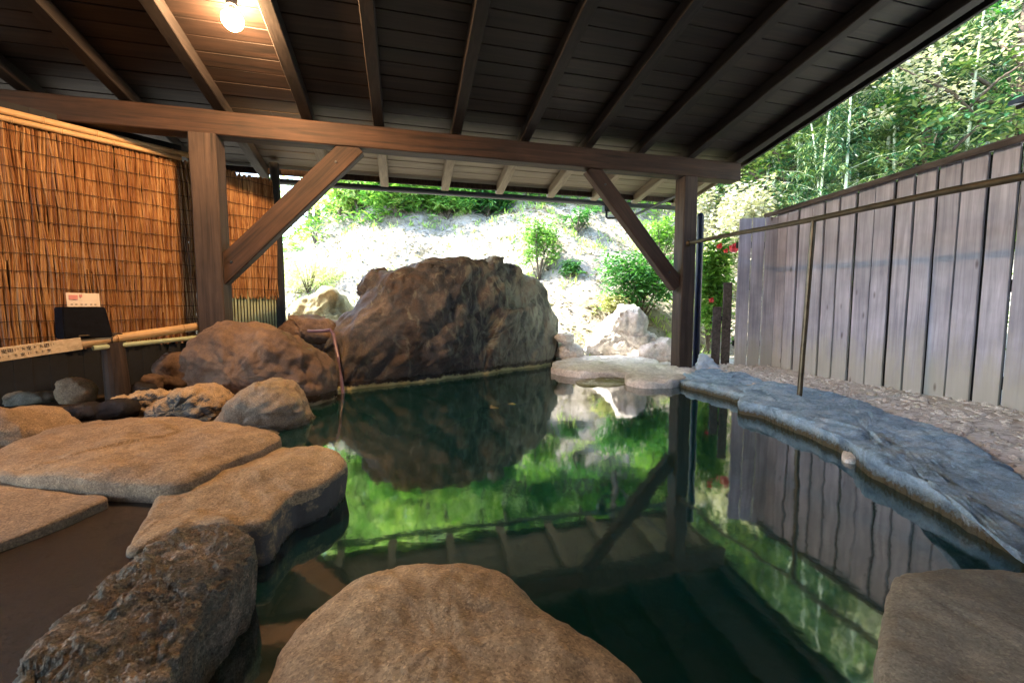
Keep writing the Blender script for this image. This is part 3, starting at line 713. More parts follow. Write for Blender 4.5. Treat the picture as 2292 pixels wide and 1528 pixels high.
# pendant bulb
BP = F(0, 0, 0)
d = ray(520, 45); t = 2.0
while True:
    p = CAM+d*t; qq = (p-BX).dot(BQ)
    if p.z > rz(qq, RH) - .135: break
    t += .01
bulb = thing('hanging_lamp', 'glowing round bulb hanging from the dark ceiling', 'lamp', p)
m, nt, bs = mat('bulb glow'); bs.inputs['Emission Color'].default_value = (1, .56, .26, 1); bs.inputs['Emission Strength'].default_value = BULB_POWER/(math.pi*.0547)
bs.inputs['Base Color'].default_value = (1, .9, .8, 1)
bm = bmesh.new(); bmesh.ops.create_uvsphere(bm, u_segments=24, v_segments=16, radius=.066, matrix=Matrix.Translation(p))
for v in bm.verts:
    if v.co.z > p.z+.03: v.co.x = p.x+(v.co.x-p.x)*.8; v.co.y = p.y+(v.co.y-p.y)*.8
obj('bulb', bm, m, bulb, smooth=True)
bm = bmesh.new(); tube(bm, [p+Vector((0, 0, .055)), p+Vector((0, 0, .085)), p+Vector((0, 0, .09)), p+Vector((0, 0, .14))], [.018, .020, .035, .035], 16); obj('socket', bm, M['black'], bulb)
sb_ = (p-BX).dot(BD); qb_ = (p-BX).dot(BQ); bm = bmesh.new()
tube(bm, [p+Vector((0, 0, .125)), F(sb_+.10, qb_+.02, rz(qb_+.02, RH-.008)), F(sb_+.155, qb_+.3, rz(qb_+.3, RH-.008)), F(sb_+.16, qb_+2.5, rz(qb_+2.5, RH-.008))], .006, 6); obj('cable', bm, M['black'], bulb)

# ------------------------------------------------------------------ reed screens
WA, WB = Vector((-3.98, 3.30, 0)), Vector((-2.71, 5.0, 0)); WD = (WB-WA).normalized(); WN = Vector((WD.y, -WD.x, 0))
def wz(px, py): return W(px, py, WA, WB)
def screen(s0, s1, z0, z1, label, dens=120, drop=0):
    t = thing('reed_screen', label, 'screen', WA+WD*((s0+s1)/2)+Vector((0, 0, z0)))
    vs, fs = [], []
    n = int((s1-s0)*dens)
    for layer in range(3):
        for i in range(n):
            s = s0+(s1-s0)*(i+random.random())/n; off = -.012*layer+random.uniform(0, .008)
            r = random.uniform(.003, .0085); lean = .10*noise.noise(Vector((s*2.2, layer, 1)))+random.gauss(0, .025)+(.12*max(0, noise.noise(Vector((s*5, layer*3, 8)))))
            ph = random.random()*6; zt = z1+random.uniform(-.03, .02); zb = z0+random.uniform(-.05, .03)
            if layer == 0 and random.random() < .25: zb += random.uniform(.1, 1.0)
            base = len(vs); K = 9
            for k in range(K+1):
                f = k/K; z = zb+(zt-zb)*f
                ssx = s+lean*(f-.5)+.010*math.sin(ph+f*9); ssx = max(s0, min(s1, ssx))
                o_ = off+.018*noise.noise(Vector((s*6, z*3.2, 2)))+.02*noise.noise(Vector((s*1.5, z*1.5, 4)))
                p = WA+WD*ssx+WN*o_
                for (a, b) in ((-r, 0), (0, r), (r, 0)): q = p+WD*a+WN*b; vs.append((q.x, q.y, z))
            for k in range(K):
                a = base+k*3; fs += [(a, a+1, a+4, a+3), (a+1, a+2, a+5, a+4)]
    pyobj('reeds', vs, fs, M['reed'], t)
    nw = int((z1-z0)/.125)
    for k in range(nw):
        z = z0+.06+k*(z1-z0)/nw; bm = bmesh.new(); pts = []
        nn = int((s1-s0)/.05)
        for i in range(nn+1):
            s = s0+(s1-s0)*i/nn; q = WA+WD*s+WN*(.020+.018*noise.noise(Vector((s*6, z*3.2, 2)))+.02*noise.noise(Vector((s*1.5, z*1.5, 4))))
            pts.append((q.x, q.y, z+.014*noise.noise(Vector((s*3, k, 0)))+.006*noise.noise(Vector((s*14, k, 0)))))
        tube(bm, pts, .0028, 5); obj('wire', bm, M['wire'], t)
    return t
sE = (wz(438, 500)-WA).dot(WD); sR0 = (wz(500, 500)-WA).dot(WD); sR1 = (wz(622, 500)-WA).dot(WD)
zt = wz(430, 352).z; zlow = wz(430, 722).z
print('screen s', sE, sR0, sR1, 'ztop', zt, wz(5, 262).z, wz(625, 400).z, 'zlow', zlow, wz(5, 780).z)
t = screen(-3.2, sE, .50, zt-.06, 'wide golden brown reed screen left of the thick post')
bm = bmesh.new(); bamboo(bm, WA+WD*-3.2+WN*.03+Vector((0, 0, zt+.01)), WA+WD*(sE)+WN*.03+Vector((0, 0, zt)), .026); obj('top_pole', bm, M['bamboo'], t)
bm = bmesh.new(); bamboo(bm, WA+WD*-3.2+WN*.035+Vector((0, 0, zt-.075)), WA+WD*(sE-.1)+WN*.035+Vector((0, 0, zt-.045)), .022); obj('top_pole', bm, M['bamboo'], t)
bm = bmesh.new()
for k in range(46):
    s = -3.3+k*.1
    if s > sE: break
    p = WA+WD*s-WN*(.05+.004*(k % 2)); beam(bm, p+Vector((0, 0, -.1)), p+Vector((0, 0, zt+.10)), .02, .103, up=WD, bev=.002)
obj('void_shade_backing', bm, M['dark_wall'], t)  # near black sheet added to make the shaded void around the screen
t = screen(sE+.02, sR1-.03, .95, zt-.05, 'narrow reed screen seen between the thick post and its brace')
bm = bmesh.new()
s = sE+.02
while s < sR1-.04:
    p = WA+WD*s-WN*.04; tube(bm, [p+Vector((0, 0, .35)), p+Vector((0, 0, 1.0))], .011, 8); s += .032
obj('lattice', bm, M['culm'], t)
bm = bmesh.new()
for k in range(20):
    s = sE+.05+k*.1
    if s > sR1-.04: break
    p = WA+WD*s-WN*(.09+.004*(k % 2)); beam(bm, p+Vector((0, 0, -.05)), p+Vector((0, 0, zt-.1)), .02, .103, up=WD, bev=.002)
obj('void_shade_backing', bm, M['dark_wall'], t)  # same added dark sheet, carries the shaded void on behind the lattice
p = WA+WD*sR1-WN*.03; bm = bmesh.new(); tube(bm, [(p.x, p.y, -.1), (p.x+.01, p.y, 1.2), (p.x, p.y, 2.46)], .05, 12); obj('end_pole', bm, M['dark_wall'], t)
bm = bmesh.new(); a = WA+WD*(sE+.0)+Vector((0, 0, .33)); b = WA+WD*(sR1)+Vector((0, 0, .36)); beam(bm, a, b, .04, .10, jit=.004); obj('bottom_rail', bm, M['post'], t)
p = WA+WD*(sR1+.07)+WN*.03; bm = bmesh.new(); tube(bm, [(p.x, p.y, .0), (p.x, p.y, .75)], .014, 10)
o = obj('pipe', bm, M['white_pipe']); tag(o, 'thin white upright pipe beside the dark end of the reed screen', 'pipe')

# bamboo rail before the screen, with its post
RA, RB = Y(-260, 832, 2.45), Y(447, 730, 3.95)
rail = thing('bamboo_rail', 'thick bamboo rail on a stump post running under the reed screen', 'rail', (Y(252, 900, 3.15).x, 3.15, 0))
def RP(px, dz=0):    # point on the rail above a bearing
    d = ray(px, 760); a, b = RA, RB; n = Vector((d.y, -d.x, 0)); tt = -(n.dot(a-Vector((0, 0, 0))))/(n.dot(b-a)); q = a+(b-a)*tt; return q+Vector((0, 0, dz))
bm = bmesh.new(); bamboo(bm, RA, RB, .036, .42); obj('rail', bm, M['bamboo'], rail)
pp = RP(252)
bm = bmesh.new(); tube(bm, [(pp.x, pp.y+.02, -.05), (pp.x-.01, pp.y+.02, .25), (pp.x-.02, pp.y+.02, pp.z-.03)], [.082, .078, .070], 18); obj('post', bm, M['tan2'] if False else M['post'], rail)
bm = bmesh.new(); a = RP(215, -.05); b = RB+Vector((.02, .02, -.10)); tube(bm, [a+Vector((0, -.03, 0)), a.lerp(b, .5)+Vector((0, 0, -.0)), b], [.022, .020, .02], 10); obj('lower_rail', bm, M['culm'], rail)
bm = bmesh.new()
for k in range(5):
    c = RP(258)+Vector((k*.012-.02, 0, -.01)); pts = [c+Vector((.2*.048*math.cos(a), .048*math.cos(a), .052*math.sin(a))) for a in [2*math.pi*j/16 for j in range(17)]]
    tube(bm, pts, .005, 6)
obj('binding', bm, M['wire'], rail)
# sign board on the rail
s0, s1 = RP(-90, 0), RP(176, 0); dr = (s1-s0).normalized(); nr = Vector((dr.y, -dr.x, 0)).normalized(); ur = nr.cross(dr); ur = ur if ur.z > 0 else -ur
ca, cb = s0+nr*.045+ur*.008, s1+nr*.045+ur*.004
sign = thing('sign_board', 'long pale wooden sign with two rows of brown lettering on the bamboo rail', 'sign', (ca+cb)/2)
bm = bmesh.new(); beam(bm, ca, cb, .014, .092, up=ur, bev=.002); obj('board', bm, M['pale_wood'], sign)
bm = bmesh.new(); L = (cb-ca).length
def glyph(t, v, sz, kind):
    c = ca+dr*(t*L)+ur*v+nr*.0085
    def st(x0, y0, x1, y1, w_=.10):
        a = c+dr*(x0*sz)+ur*(y0*sz); b = c+dr*(x1*sz)+ur*(y1*sz); beam(bm, a, b, .002, w_*sz, up=ur if abs(x1-x0) > abs(y1-y0) else dr, bev=.0002)
    if kind == 0:
        for yy in (-.4, 0, .4): st(-.4, yy, .4, yy)
        st(-.4, -.4, -.4, .4); st(.4, -.4, .4, .4); st(0, -.45, 0, .5)
    elif kind == 1:
        st(-.45, .3, .45, .3); st(0, .5, 0, -.5); st(-.35, -.05, .35, -.05); st(-.45, -.45, .45, -.45); st(-.3, .3, -.3, -.05); st(.3, .3, .3, -.05)
    elif kind == 2: st(-.3, .2, .3, .2, .08); st(0, .4, -.1, -.4, .08); st(.1, 0, .35, -.35, .08)
    elif kind == 3: st(-.25, .3, -.3, -.35, .08); st(.2, .3, .3, -.1, .08)
    else: st(-.3, .0, .3, .05, .08); st(-.1, .35, -.1, -.3, .08)
row1 = [0, 1, 4, 2, 1, 0, 3, 2, 1, 4, 2, 0, 3]; row2 = [2, 3, 4, 2, 1, 3, 2, 4, 1]
for i, k in enumerate(row1): glyph(.10+i*.052, .019, .026, k)
for i, k in enumerate(row2): glyph(.22+i*.058, -.019, .022, k)
obj('lettering', bm, M['ink'], sign)
# black box and the notice card on it
bx0, bx1 = RP(140), RP(246); cc = (bx0+bx1)/2; hh = .10
box = thing('collection_box', 'black flared box standing on the bamboo rail before the reed screen', 'box', (cc.x, cc.y+.10, cc.z+.035))
bm = bmesh.new(); z0 = cc.z+.036; z1 = z0+.235
xd = (bx1-bx0).normalized(); xd.z = 0; xd.normalize(); yd = Vector((-xd.y, xd.x, 0)); c0 = cc+yd*.03
hw0 = (bx1-bx0).length/2
lo_ = [bm.verts.new(Vector((0, 0, 0))+c0+xd*(a*hw0*1.03)+yd*(b*.08)+Vector((0, 0, z0-cc.z))) for a, b in ((-1, -1), (1, -1), (1, 1), (-1, 1))]
hi_ = [bm.verts.new(Vector((0, 0, 0))+c0+xd*(a*hw0*.90-.005)+yd*(b*.075+.03)+Vector((0, 0, z1-cc.z))) for a, b in ((-1, -1), (1, -1), (1, 1), (-1, 1))]
for k in range(4): bm.faces.new((lo_[k], lo_[(k+1) % 4], hi_[(k+1) % 4], hi_[k]))
bm.faces.new(lo_[::-1]); bm.faces.new(hi_)
bmesh.ops.bevel(bm, geom=bm.edges[:], offset=.006, segments=2, affect='EDGES'); obj('case', bm, M['black'], box)
bm = bmesh.new(); a = c0-yd*.078-xd*.06+Vector((0, 0, z0-cc.z+.02)); tube(bm, [a, a+xd*.05-yd*.006, a+xd*.06], .004, 8); obj('clasp', bm, M['steel'], box)
crd = thing('notice_card', 'small cream card with a pink panel above the black box', 'card', c0+yd*.03+Vector((0, 0, z1-cc.z)))
a = c0-xd*.075+yd*.04+Vector((0, 0, z1-cc.z+.055)); b = c0+xd*.115+yd*.04+Vector((0, 0, z1-cc.z+.055))
bm = bmesh.new(); beam(bm, a, b, .004, .105, up=Vector((0, .12, 1)), bev=.0005); obj('sheet', bm, M['paper'], crd)
fy = yd*-.0045
bm = bmesh.new(); beam(bm, a+xd*.012+fy+Vector((0, 0, .018)), a+xd*.062+fy+Vector((0, 0, .018)), .002, .035, bev=.0002)
beam(bm, a+xd*.072+fy+Vector((0, 0, .03)), a+xd*.088+fy+Vector((0, 0, .03)), .002, .02, bev=.0002); obj('pink_panel', bm, M['pink'], crd)
bm = bmesh.new()
for k in (.02, .045, .075, .10, .13, .155): beam(bm, a+xd*k+fy+Vector((0, 0, -.035)), a+xd*(k+.012)+fy+Vector((0, 0, -.035)), .002, .006, bev=.0002)
obj('lettering', bm, M['ink'], crd)

# hose by the great boulder
a, b, c_, e = Y(690, 741, 4.35), Y(744, 741, 4.25), Y(757, 800, 4.08), Y(770, 900, 3.95)
bm = bmesh.new(); pts = [a, a.lerp(b, .6), b+Vector((-.02, 0, .012)), b+Vector((.01, 0, -.03)), c_, c_.lerp(e, .5)+Vector((.004, 0, 0)), e]
tube(bm, pts, .016, 12); o = obj('hose', bm, M['purple']); tag(o, 'mauve hose dropping into the pool left of the great boulder', 'hose')

# ------------------------------------------------------------------ handrail
hp0, hp1 = Vector((2.12, 5.14, 1.575)), Vector((2.58, 2.14, 1.455)); hp2 = hp1+(hp1-hp0)*.75
hr = thing('handrail', 'brown metal handrail from the right post over the blue grey ledge', 'handrail', (2.37, 3.4, .08))
bm = bmesh.new(); tube(bm, [hp0.lerp(hp2, i/12)+Vector((0, 0, .006*math.sin(i*1.3))) for i in range(13)], .021, 14); obj('rail', bm, M['steel'], hr)
sb = G(1788, 893, .073); st = Vector((sb.x+.075, sb.y+.02, 0)); 
hj = hp0.lerp(hp2, .574/1.75)
bm = bmesh.new(); tube(bm, [(sb.x, sb.y, .0), hj+Vector((0, 0, -.02))], .019, 14); obj('upright', bm, M['steel'], hr)
bm = bmesh.new(); tube(bm, [hp0+Vector((-.02, .04, 0)), hp0+Vector((-.012, .014, 0)), hp0+Vector((0, -.02, 0))], [.045, .042, .026], 16); obj('flange', bm, M['steel'], hr)
# dark blue pole beside the right post, pale sheet at its foot
p0 = Y(1561, 700, 5.36); bm = bmesh.new(); tube(bm, [(p0.x, p0.y, .02), (p0.x, p0.y, 1.93), (p0.x, p0.y, 1.965), (p0.x, p0.y, 1.98)], [.042, .042, .032, .012], 16)
o = obj('padded_pole', bm, M['bluepipe']); tag(o, 'dark blue round-topped pole beside the right pavilion post', 'pole')
vrock('plastic_sheet', 'crumpled pale blue plastic sheet at the foot of the dark blue pole',
      ((1562, 835), (1564, 800), (1575, 788), (1590, 805), (1605, 822), (1618, 838)), 5.2, .06, .05, M['bluecloth'], box=.8, amp=.03, fr=9, seed=90, cat='sheet', rings=14, n=60)

# ------------------------------------------------------------------ fence
FA, FB = G(1725, 822, .07), G(2240, 915, .08); FD = (FB-FA).normalized(); FN = Vector((FD.y, -FD.x, 0))
if FN.x > 0: FN = -FN
FLEN = 6.2; FT = 1.965
fen = thing('board_fence', 'tall weathered grey board fence with dark coping along the right side', 'fence', (FA+FD*1.5)*1)
s = 0; k = 0; bcount = 0
while s < FLEN:
    wd = random.uniform(.142, .172); bm = bmesh.new(); a = FA+FD*(s+wd/2)+FN*(.008*(k % 2))
    lean = random.uniform(-.004, .004)
    beam(bm, (a.x, a.y, .02+random.uniform(0, .03)), (a.x+lean*FD.x, a.y+lean*FD.y, FT-.03), .022, wd-.006, up=FD, bev=.003, jit=.003); obj('board', bm, M['fence'], fen)
    s += wd+random.uniform(.010, .020); k += 1
bm = bmesh.new()
for z in (.25, .95, 1.7): a = FA-FN*.045+Vector((0, 0, z-FA.z)); beam(bm, a, a+FD*FLEN, .05, .09)
for k in range(5): a = FA+FD*(k*1.5+.1)-FN*.11; beam(bm, (a.x, a.y, -.05), (a.x, a.y, FT-.05), .08, .08, up=FD)
s = .0
while s < FLEN:
    a = FA+FD*(s+.09)-FN*.022; beam(bm, (a.x, a.y, .04), (a.x, a.y, FT-.05), .014, .20, up=FD); s += .204
obj('frame', bm, M['dark_wall'], fen)
bm = bmesh.new(); a = FA+FD*-.12+Vector((0, 0, FT-FA.z-.005)); beam(bm, a-FN*.02, a+FD*(FLEN+.2)-FN*.02, -.0+.23, .05, up=Vector((FN.x*.25, FN.y*.25, 1)), jit=.004)
obj('coping', bm, M['cap'], fen)
# short return panel at the far corner
c0 = FA+Vector((0, 0, 0)); c1 = Y(1640, 812, FA.y+.02); PD = (Vector((c1.x, c1.y, 0))-Vector((c0.x, c0.y, 0))); PL = PD.length; PD.normalize(); PN = Vector((PD.y, -PD.x, 0))
if PN.y > 0: PN = -PN
f2 = thing('board_fence', 'short lower return panel of grey boards at the far corner of the fence', 'fence', c0+PD*PL/2)
s = 0
while s < PL-.02:
    wd = .155; bm = bmesh.new(); a = c0+PD*(s+wd/2)+PN*.02; beam(bm, (a.x, a.y, .02), (a.x, a.y, FT-.07-.05*s), .02, wd-.012, up=PD, bev=.003, jit=.003); obj('board', bm, M['fence'], f2); s += wd
for z in (.3, 1.5): bm = bmesh.new(); a = c0-PN*.02+Vector((0, 0, z)); beam(bm, a, a+PD*PL, .04, .07); obj('rail', bm, M['dark_wall'], f2)
f3 = thing('board_fence', 'low dark end panel of the fence behind the red flowered shrub', 'fence', c0+PD*(PL+.12))
for k in range(2):
    bm = bmesh.new(); a = c0+PD*(PL+.06+k*.12)-PN*.08; beam(bm, (a.x, a.y, .02), (a.x, a.y, 1.12-.3*k), .02, .105, up=PD, bev=.003, jit=.003); obj('board', bm, M['cap'], f3)
bm = bmesh.new(); a = c0+PD*PL-PN*.12+Vector((0, 0, .6)); beam(bm, a, a+PD*.22, .03, .06); obj('frame', bm, M['dark_wall'], f3)

# small dark blue roof corner above the fence at the right
rp = Y(2350, 205, 3.2)
rf = thing('shed_roof', 'dark blue roof corner poking in at the right edge above the fence', 'roof', (rp.x+.6, rp.y, 0))
bm = bmesh.new(); beam(bm, rp+Vector((-.10, 0, -.01)), rp+Vector((1.2, .05, .22)), .34, .035, up=Vector((-.2, 0, 1))); obj('panel', bm, plain('blue roof metal', (.06, .10, .17), .4, .3), rf)
bm = bmesh.new(); beam(bm, rp+Vector((-.06, 0, -.045)), rp+Vector((1.2, .05, .175)), .30, .03, up=Vector((-.2, 0, 1))); obj('soffit', bm, M['dark_wall'], rf)
bm = bmesh.new()
for dx, dy in ((.5, -.1), (.5, .1), (1.1, .1), (1.1, -.1)): beam(bm, (rp.x+dx, rp.y+dy, 0), (rp.x+dx, rp.y+dy, rp.z+.02), .09, .09, up=Vector((1, 0, 0)))
obj('post', bm, M['post'], rf)

# ------------------------------------------------------------------ plants
def leaves_mesh(vs, fs, c, n, rad, L, wd, droop=.3, rnd=random):
    """n leaf blades round c within rad"""
    for i in range(n):
        d = Vector((rnd.gauss(0, 1), rnd.gauss(0, 1), rnd.gauss(0, 1))); d.normalize(); p = c+Vector((d.x*rad.x, d.y*rad.y, d.z*rad.z))*rnd.random()**.4
        a = rnd.random()*6.283; dr_ = Vector((math.cos(a), math.sin(a), rnd.uniform(-.8, .4)-droop)).normalized()
        sd_ = dr_.cross(Vector((rnd.uniform(-.5, .5), rnd.uniform(-.5, .5), 1))).normalized()
        l = L*rnd.uniform(.6, 1.3); w_ = wd*rnd.uniform(.7, 1.2); up_ = sd_.cross(dr_)
        k = len(vs); m_ = p+dr_*l*.5+up_*l*.08
        vs += [p, m_+sd_*w_*.5, p+dr_*l, m_-sd_*w_*.5]; fs.append((k, k+1, k+2, k+3))
def copy_tree(o, loc, rot, sc, label=None, group=None):
    r = o.copy(); C.objects.link(r); r.location = loc; r.rotation_euler = (0, 0, rot); r.scale = (sc, sc, sc)
    if label: r['label'] = label
    if group: r['group'] = group
    for ch in o.children:
        c = ch.copy(); C.objects.link(c); c.parent = r
    return r
def make_tree(seed, h, mleaf, L, wd, n_cl, per, name='broadleaf_tree', spread=1.0):
    rnd = random.Random(seed); t = thing(name, 'x', 'tree')
    bm = bmesh.new(); pts = []; x = y = 0
    for i in range(9):
        pts.append(Vector((x, y, h*.75*i/8-.2))); x += rnd.uniform(-.12, .12); y += rnd.uniform(-.12, .12)
    tube(bm, pts, [.10*h/5*(1-.09*i) for i in range(9)], 8); tips = []
    for i in range(16):
        b = pts[rnd.randint(3, 8)]; a = rnd.random()*6.28; l = h*rnd.uniform(.18, .36)*spread
        e = b+Vector((math.cos(a)*l, math.sin(a)*l, l*rnd.uniform(.2, 1.1))); m_ = b.lerp(e, .5)+Vector((0, 0, l*.12))
        tube(bm, [b, m_, e], [.03*h/5, .02*h/5, .008], 5); tips += [e, m_, b.lerp(e, .8)]
    obj('trunk', bm, M['bark'], t, smooth=True, world=False)
    vs, fs = [], []
    for i in range(n_cl):
        c = rnd.choice(tips)+Vector((rnd.gauss(0, .28), rnd.gauss(0, .28), rnd.gauss(0, .22)))*(h/5)
        r = rnd.uniform(.18, .42)*h/5; leaves_mesh(vs, fs, c, per, Vector((r, r, r*.6)), L, wd, .1, rnd)
    pyobj('crown', vs, fs, mleaf, t, local=True); return t
def make_bamboo(seed, h, mleaf):
    rnd = random.Random(seed); t = thing('bamboo_plant', 'x', 'bamboo'); bm = bmesh.new(); pts = []; lx, ly = rnd.uniform(-.5, .5), rnd.uniform(-.5, .5)
    n = 22
    for i in range(n+1):
        f = i/n; pts.append(Vector((lx*f**2.5*1.4, ly*f**2.5*1.4, h*f-.2)))
    p2, r2 = [], []
    for i in range(n):
        a, b = pts[i], pts[i+1]; r = .036*(1-.8*i/n)
        p2 += [a, a.lerp(b, .04), a.lerp(b, .96)]; r2 += [r*1.15, r, r]
    tube(bm, p2, r2, 7); 
    vs, fs = [], []
    for i in range(6, n+1):
        for j in range(3):
            a = rnd.random()*6.28; l = rnd.uniform(.3, .9)*(1.1-.5*i/n); e = pts[i]+Vector((math.cos(a)*l, math.sin(a)*l, l*rnd.uniform(.1, .5)))
            tube(bm, [pts[i], pts[i].lerp(e, .5)+Vector((0, 0, .06)), e], [.006, .004, .002], 3, cap=False)
            for k in range(5):
                c = pts[i].lerp(e, rnd.uniform(.3, 1.1)); leaves_mesh(vs, fs, c, 11, Vector((.16, .16, .10)), .15, .026, .5, rnd)
    obj('culm', bm, M['culm'], t, smooth=True, world=False); pyobj('foliage', vs, fs, mleaf, t, local=True); return t
def free_z(x, y): return ground_z(x, y)

M['leaf_w'] = leaf('sunlit pale green leaves', [(.08, .20, .04), (.20, .38, .09), (.42, .58, .22), (.66, .70, .48)])
treeA = make_tree(1, 5.5, M['leaf_w'], .17, .085, 150, 34); treeB = make_tree(2, 5.0, M['leaf_c'], .15, .075, 150, 34); treeC = make_tree(3, 6.0, M['leaf_b'], .20, .10, 150, 34)
protos = [[treeA, False, 'bright green leafy tree in the wood above the pale slope'], [treeB, False, 'yellow green leafy tree in the wood above the pale slope'], [treeC, False, 'dark green leafy tree in the wood above the pale slope']]
def place(pr, loc, rot, sc, label, group):
    if not pr[1]:
        pr[1] = True; o = pr[0]; o.location = loc; o.rotation_euler = (0, 0, rot); o.scale = (sc, sc, sc); o['label'] = label; o['group'] = group; return o
    return copy_tree(pr[0], loc, rot, sc, label, group)
rnd = random.Random(11); cnt = 0
for row, (yy, n) in enumerate(((11.4, 13), (12.2, 9), (14.3, 10), (16.8, 11), (19.5, 11), (23, 12))):
    for i in range(n):
        x = -8+ (i+.5+rnd.uniform(-.3, .3))*(20+row*2)/n; y = yy+rnd.uniform(-.7, .7)
        if row == 0 and (x > .6 or x < -4.6): continue
        pr = protos[rnd.choice((0, 0, 1, 1, 1, 2))]
        place(pr, (x, y, ground_z(x, y)-(.9 if row < 2 else .4)), rnd.random()*6.28, rnd.uniform(.75, 1.15)*(.62 if row == 0 else 1), pr[2], 'trees in the wood above the slope')
bA = make_bamboo(21, 7.0, M['leaf_d']); bB = make_bamboo(22, 6.2, M['leaf_d']); bC = make_bamboo(23, 6.8, M['leaf_d'])
bp = [[bA, False, 'green bamboo in the grove behind the grey fence'], [bB, False, 'deep green bamboo in the grove behind the grey fence'], [bC, False, 'yellowish bamboo in the grove behind the grey fence']]
for i in range(62):
    while True:
        y = rnd.uniform(-1.5, 12); x = rnd.uniform(4.2, 9.5)
        if x > 3.7+max(0, (5-y))*.22+.8 and x > .40*y and not (1.05 < x/max(.1, y) < 1.6): break
    pr = bp[rnd.choice((0, 1, 1, 0, 1, 2))]
    place(pr, (x, y, ground_z(x, y)), rnd.random()*6.28, rnd.uniform(.75, 1.1), pr[2], 'bamboo behind the fence')

def shrub(name, label, px, py, wpx, hpx, mleaf, L=.09, wd=.035, n=1500, seed=0, dist=None, cat='shrub', blades=False, flowers=None, stems=True):
    rnd = random.Random(seed); base = H(px, py) if dist is None else Y(px, py, dist); z0 = ground_z(base.x, base.y) if dist else base.z
    sc = base.y/950; w_ = wpx*sc/2; h = hpx*sc; base = Vector((base.x, base.y, min(z0, base.z)))
    if dist: h += max(0, (Y(px, py, dist).z-base.z))
    t = thing(name, label, cat, base)
    bm = bmesh.new(); tips = []
    for i in range(12):
        a = rnd.random()*6.28; e = base+Vector((math.cos(a)*w_*rnd.uniform(.2, .8), math.sin(a)*w_*rnd.uniform(.2, .6), h*rnd.uniform(.45, .9)))
        m_ = base.lerp(e, .5)+Vector((rnd.uniform(-.1, .1)*w_, 0, h*.08)); tube(bm, [base-Vector((0, 0, .05)), m_, e], [.012, .008, .003], 5); tips += [e, m_.lerp(e, .5)]
    obj('stem', bm, M['bark'], t)
    vs, fs = [], []
    per = 14
    for i in range(int(n/per)):
        if blades: c = base+Vector((rnd.uniform(-1, 1)*w_, rnd.uniform(-.7, .7)*w_, rnd.uniform(.05, .7)*h)); leaves_mesh(vs, fs, c, per, Vector((w_*.25, w_*.25, h*.2)), L, wd, -.5, rnd); continue
        c = rnd.choice(tips).lerp(base+Vector((rnd.uniform(-1, 1)*w_, rnd.uniform(-.7, .7)*w_, rnd.uniform(.15, .95)*h)), rnd.uniform(.2, 1))
        leaves_mesh(vs, fs, c, per, Vector((w_*.2, w_*.2, h*.10)), L, wd, .1, rnd)
    pyobj('foliage', vs, fs, mleaf, t)
    if flowers:
        for (fx, fy, fr_) in flowers:
            q = Y(fx, fy, base.y-.25); v2, f2_ = [], []
            for k in range(14):
                a = k*2.4; r = fr_*(.5+.5*(k/14)); tip = q+Vector((math.cos(a)*r, -.03+.02*math.sin(k), math.sin(a)*r)); sd_ = Vector((-math.sin(a), 0, math.cos(a)))*r*.45
                m_ = q.lerp(tip, .6)+Vector((0, -.01, 0)); kk = len(v2); v2 += [q, m_+sd_, tip, m_-sd_]; f2_.append((kk, kk+1, kk+2, kk+3))
            pyobj('flower', v2, f2_, M['red'], t)
    return t
shrub('shrub', 'upright green shrub above the right shoulder of the great boulder', 1205, 628, 105, 150, M['leaf_a'], seed=1, n=2200)
shrub('shrub', 'broad deep green bush on the bank left of the right post', 1430, 722, 190, 165, M['leaf_b'], seed=2, n=3600, L=.12, wd=.045)
shrub('shrub', 'pale green bush under the roof edge between brace and right post', 1475, 600, 110, 120, M['leaf_a'], seed=3, n=2000)
for i, (px, py, w_, h_, lb, mm) in enumerate(((790, 480, 120, 80, 'leafy clump at the top of the slope nearest the left brace', 'leaf_c'), (890, 488, 130, 85, 'second leafy clump from the left brace at the top of the slope', 'leaf_a'),
        (1000, 492, 130, 85, 'third leafy clump from the left brace at the top of the slope', 'leaf_a'), (1090, 486, 110, 75, 'glossy clump ending the row at the top of the slope', 'leaf_b'))):
    shrub('shrub', lb, px, py, w_, h_, M[mm], seed=10+i, n=2000, L=.20, wd=.075)
shrub('shrub', 'small round dark green bush on the slope right of the upright shrub', 1282, 620, 52, 40, M['leaf_b'], seed=20, n=700)
shrub('shrub', 'sparse greyish bush high on the slope near the right brace', 1290, 520, 110, 60, M['leaf_b'], seed=21, n=450, L=.12, wd=.04)
shrub('shrub', 'pale grass tuft on the slope beside the dark screen end', 690, 655, 150, 95, M['grassl'], seed=22, n=2400, L=.22, wd=.014, blades=True, cat='grass tuft')
shrub('shrub', 'thin bare twiggy plant on the slope under the left brace', 705, 545, 60, 70, M['leaf_b'], seed=23, n=90, L=.06, wd=.02)
shrub('shrub', 'low dusty green weed behind the angular white rock', 1365, 715, 90, 60, M['grassl'], seed=24, n=900, L=.09, wd=.03)
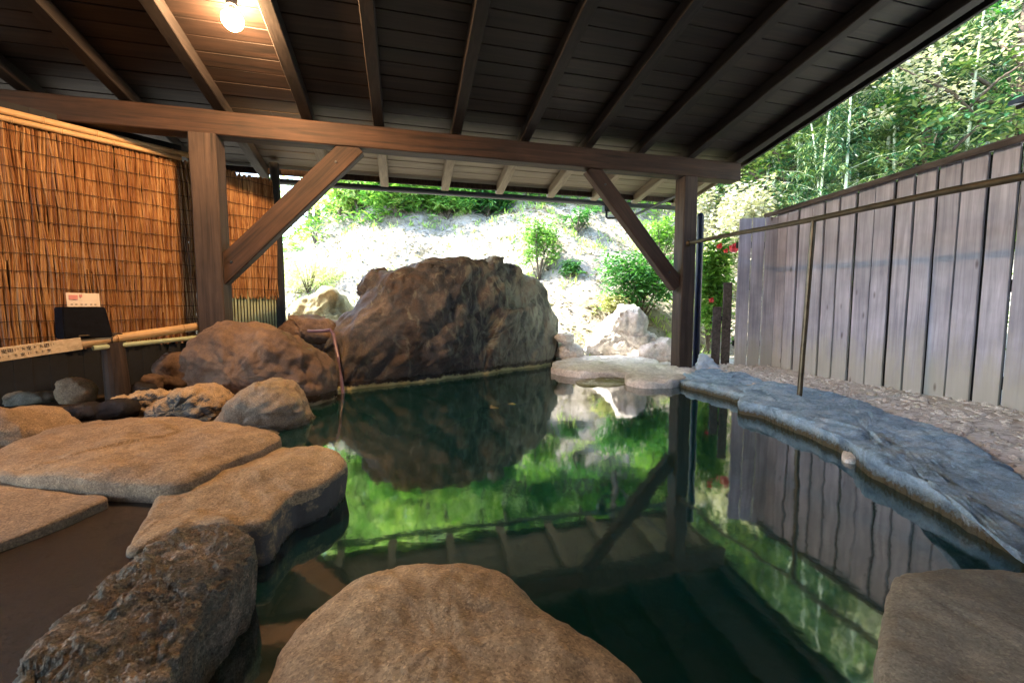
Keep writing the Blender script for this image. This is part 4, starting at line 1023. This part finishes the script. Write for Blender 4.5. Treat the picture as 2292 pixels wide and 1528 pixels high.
shrub('shrub', 'dense bush with red flowers between the right post and the fence', 1598, 800, 85, 290, M['leaf_a'], seed=25, n=3200, dist=6.0, L=.10, wd=.045, flowers=[(1640, 556, .085), (1608, 552, .05), (1590, 672, .045), (1622, 562, .04)])
shrub('shrub', 'pale blossoming shrub over the far corner of the fence', 1665, 560, 190, 170, M['leaf_p'], seed=26, n=3800, dist=7.4, L=.10, wd=.06)
shrub('shrub', 'whitish leafy shrub right behind the top of the right post', 1590, 500, 110, 100, M['leaf_p'], seed=27, n=1500, dist=8.2, L=.12, wd=.08)
shrub('shrub', 'green bush behind the lower part of the dark blue pole', 1590, 640, 80, 120, M['leaf_c'], seed=28, n=1500, dist=7.0, L=.10, wd=.04)
treeD = make_tree(9, 6.0, M['leaf_p'], .09, .05, 130, 50, name='sky_gap_tree')  # whitish crown added in place of bright sky showing through foliage
treeD.location = (7.6, 6.5, ground_z(7.6, 6.5)); tag(treeD, 'pale tree above the fence at the right edge of the view, leaves standing in for bright sky gaps')
treeE = make_tree(10, 5.5, M['leaf_d'], .15, .07, 170, 34)
for i, (x, y, sc, lb) in enumerate(((6.6, 7.2, .9, 'dense emerald tree above the fence left of the pale sky gap tree'), (5.2, 8.0, .8, 'dense emerald tree behind the bamboo above the middle of the fence'))):
    if i == 0: treeE.location = (x, y, ground_z(x, y)); treeE.scale = (sc,)*3; treeE['label'] = lb; treeE['group'] = 'emerald trees behind the fence'
    else: copy_tree(treeE, (x, y, ground_z(x, y)), 2, sc, lb, 'emerald trees behind the fence')
# undergrowth on the wood floor: uncountable
vs, fs = [], []; rnd = random.Random(5)
for i in range(2600):
    x = rnd.uniform(-9, 13); y = rnd.uniform(10.6, 22) if x < 4.5 else rnd.uniform(-2, 22)
    z = ground_z(x, y); leaves_mesh(vs, fs, Vector((x, y, z+.15)), 9, Vector((.3, .3, .2)), .26, .06, -.3, rnd)
o = pyobj('undergrowth', vs, fs, M['leaf_a']); tag(o, 'low leafy undergrowth covering the floor of the wood', 'undergrowth', kind='stuff')
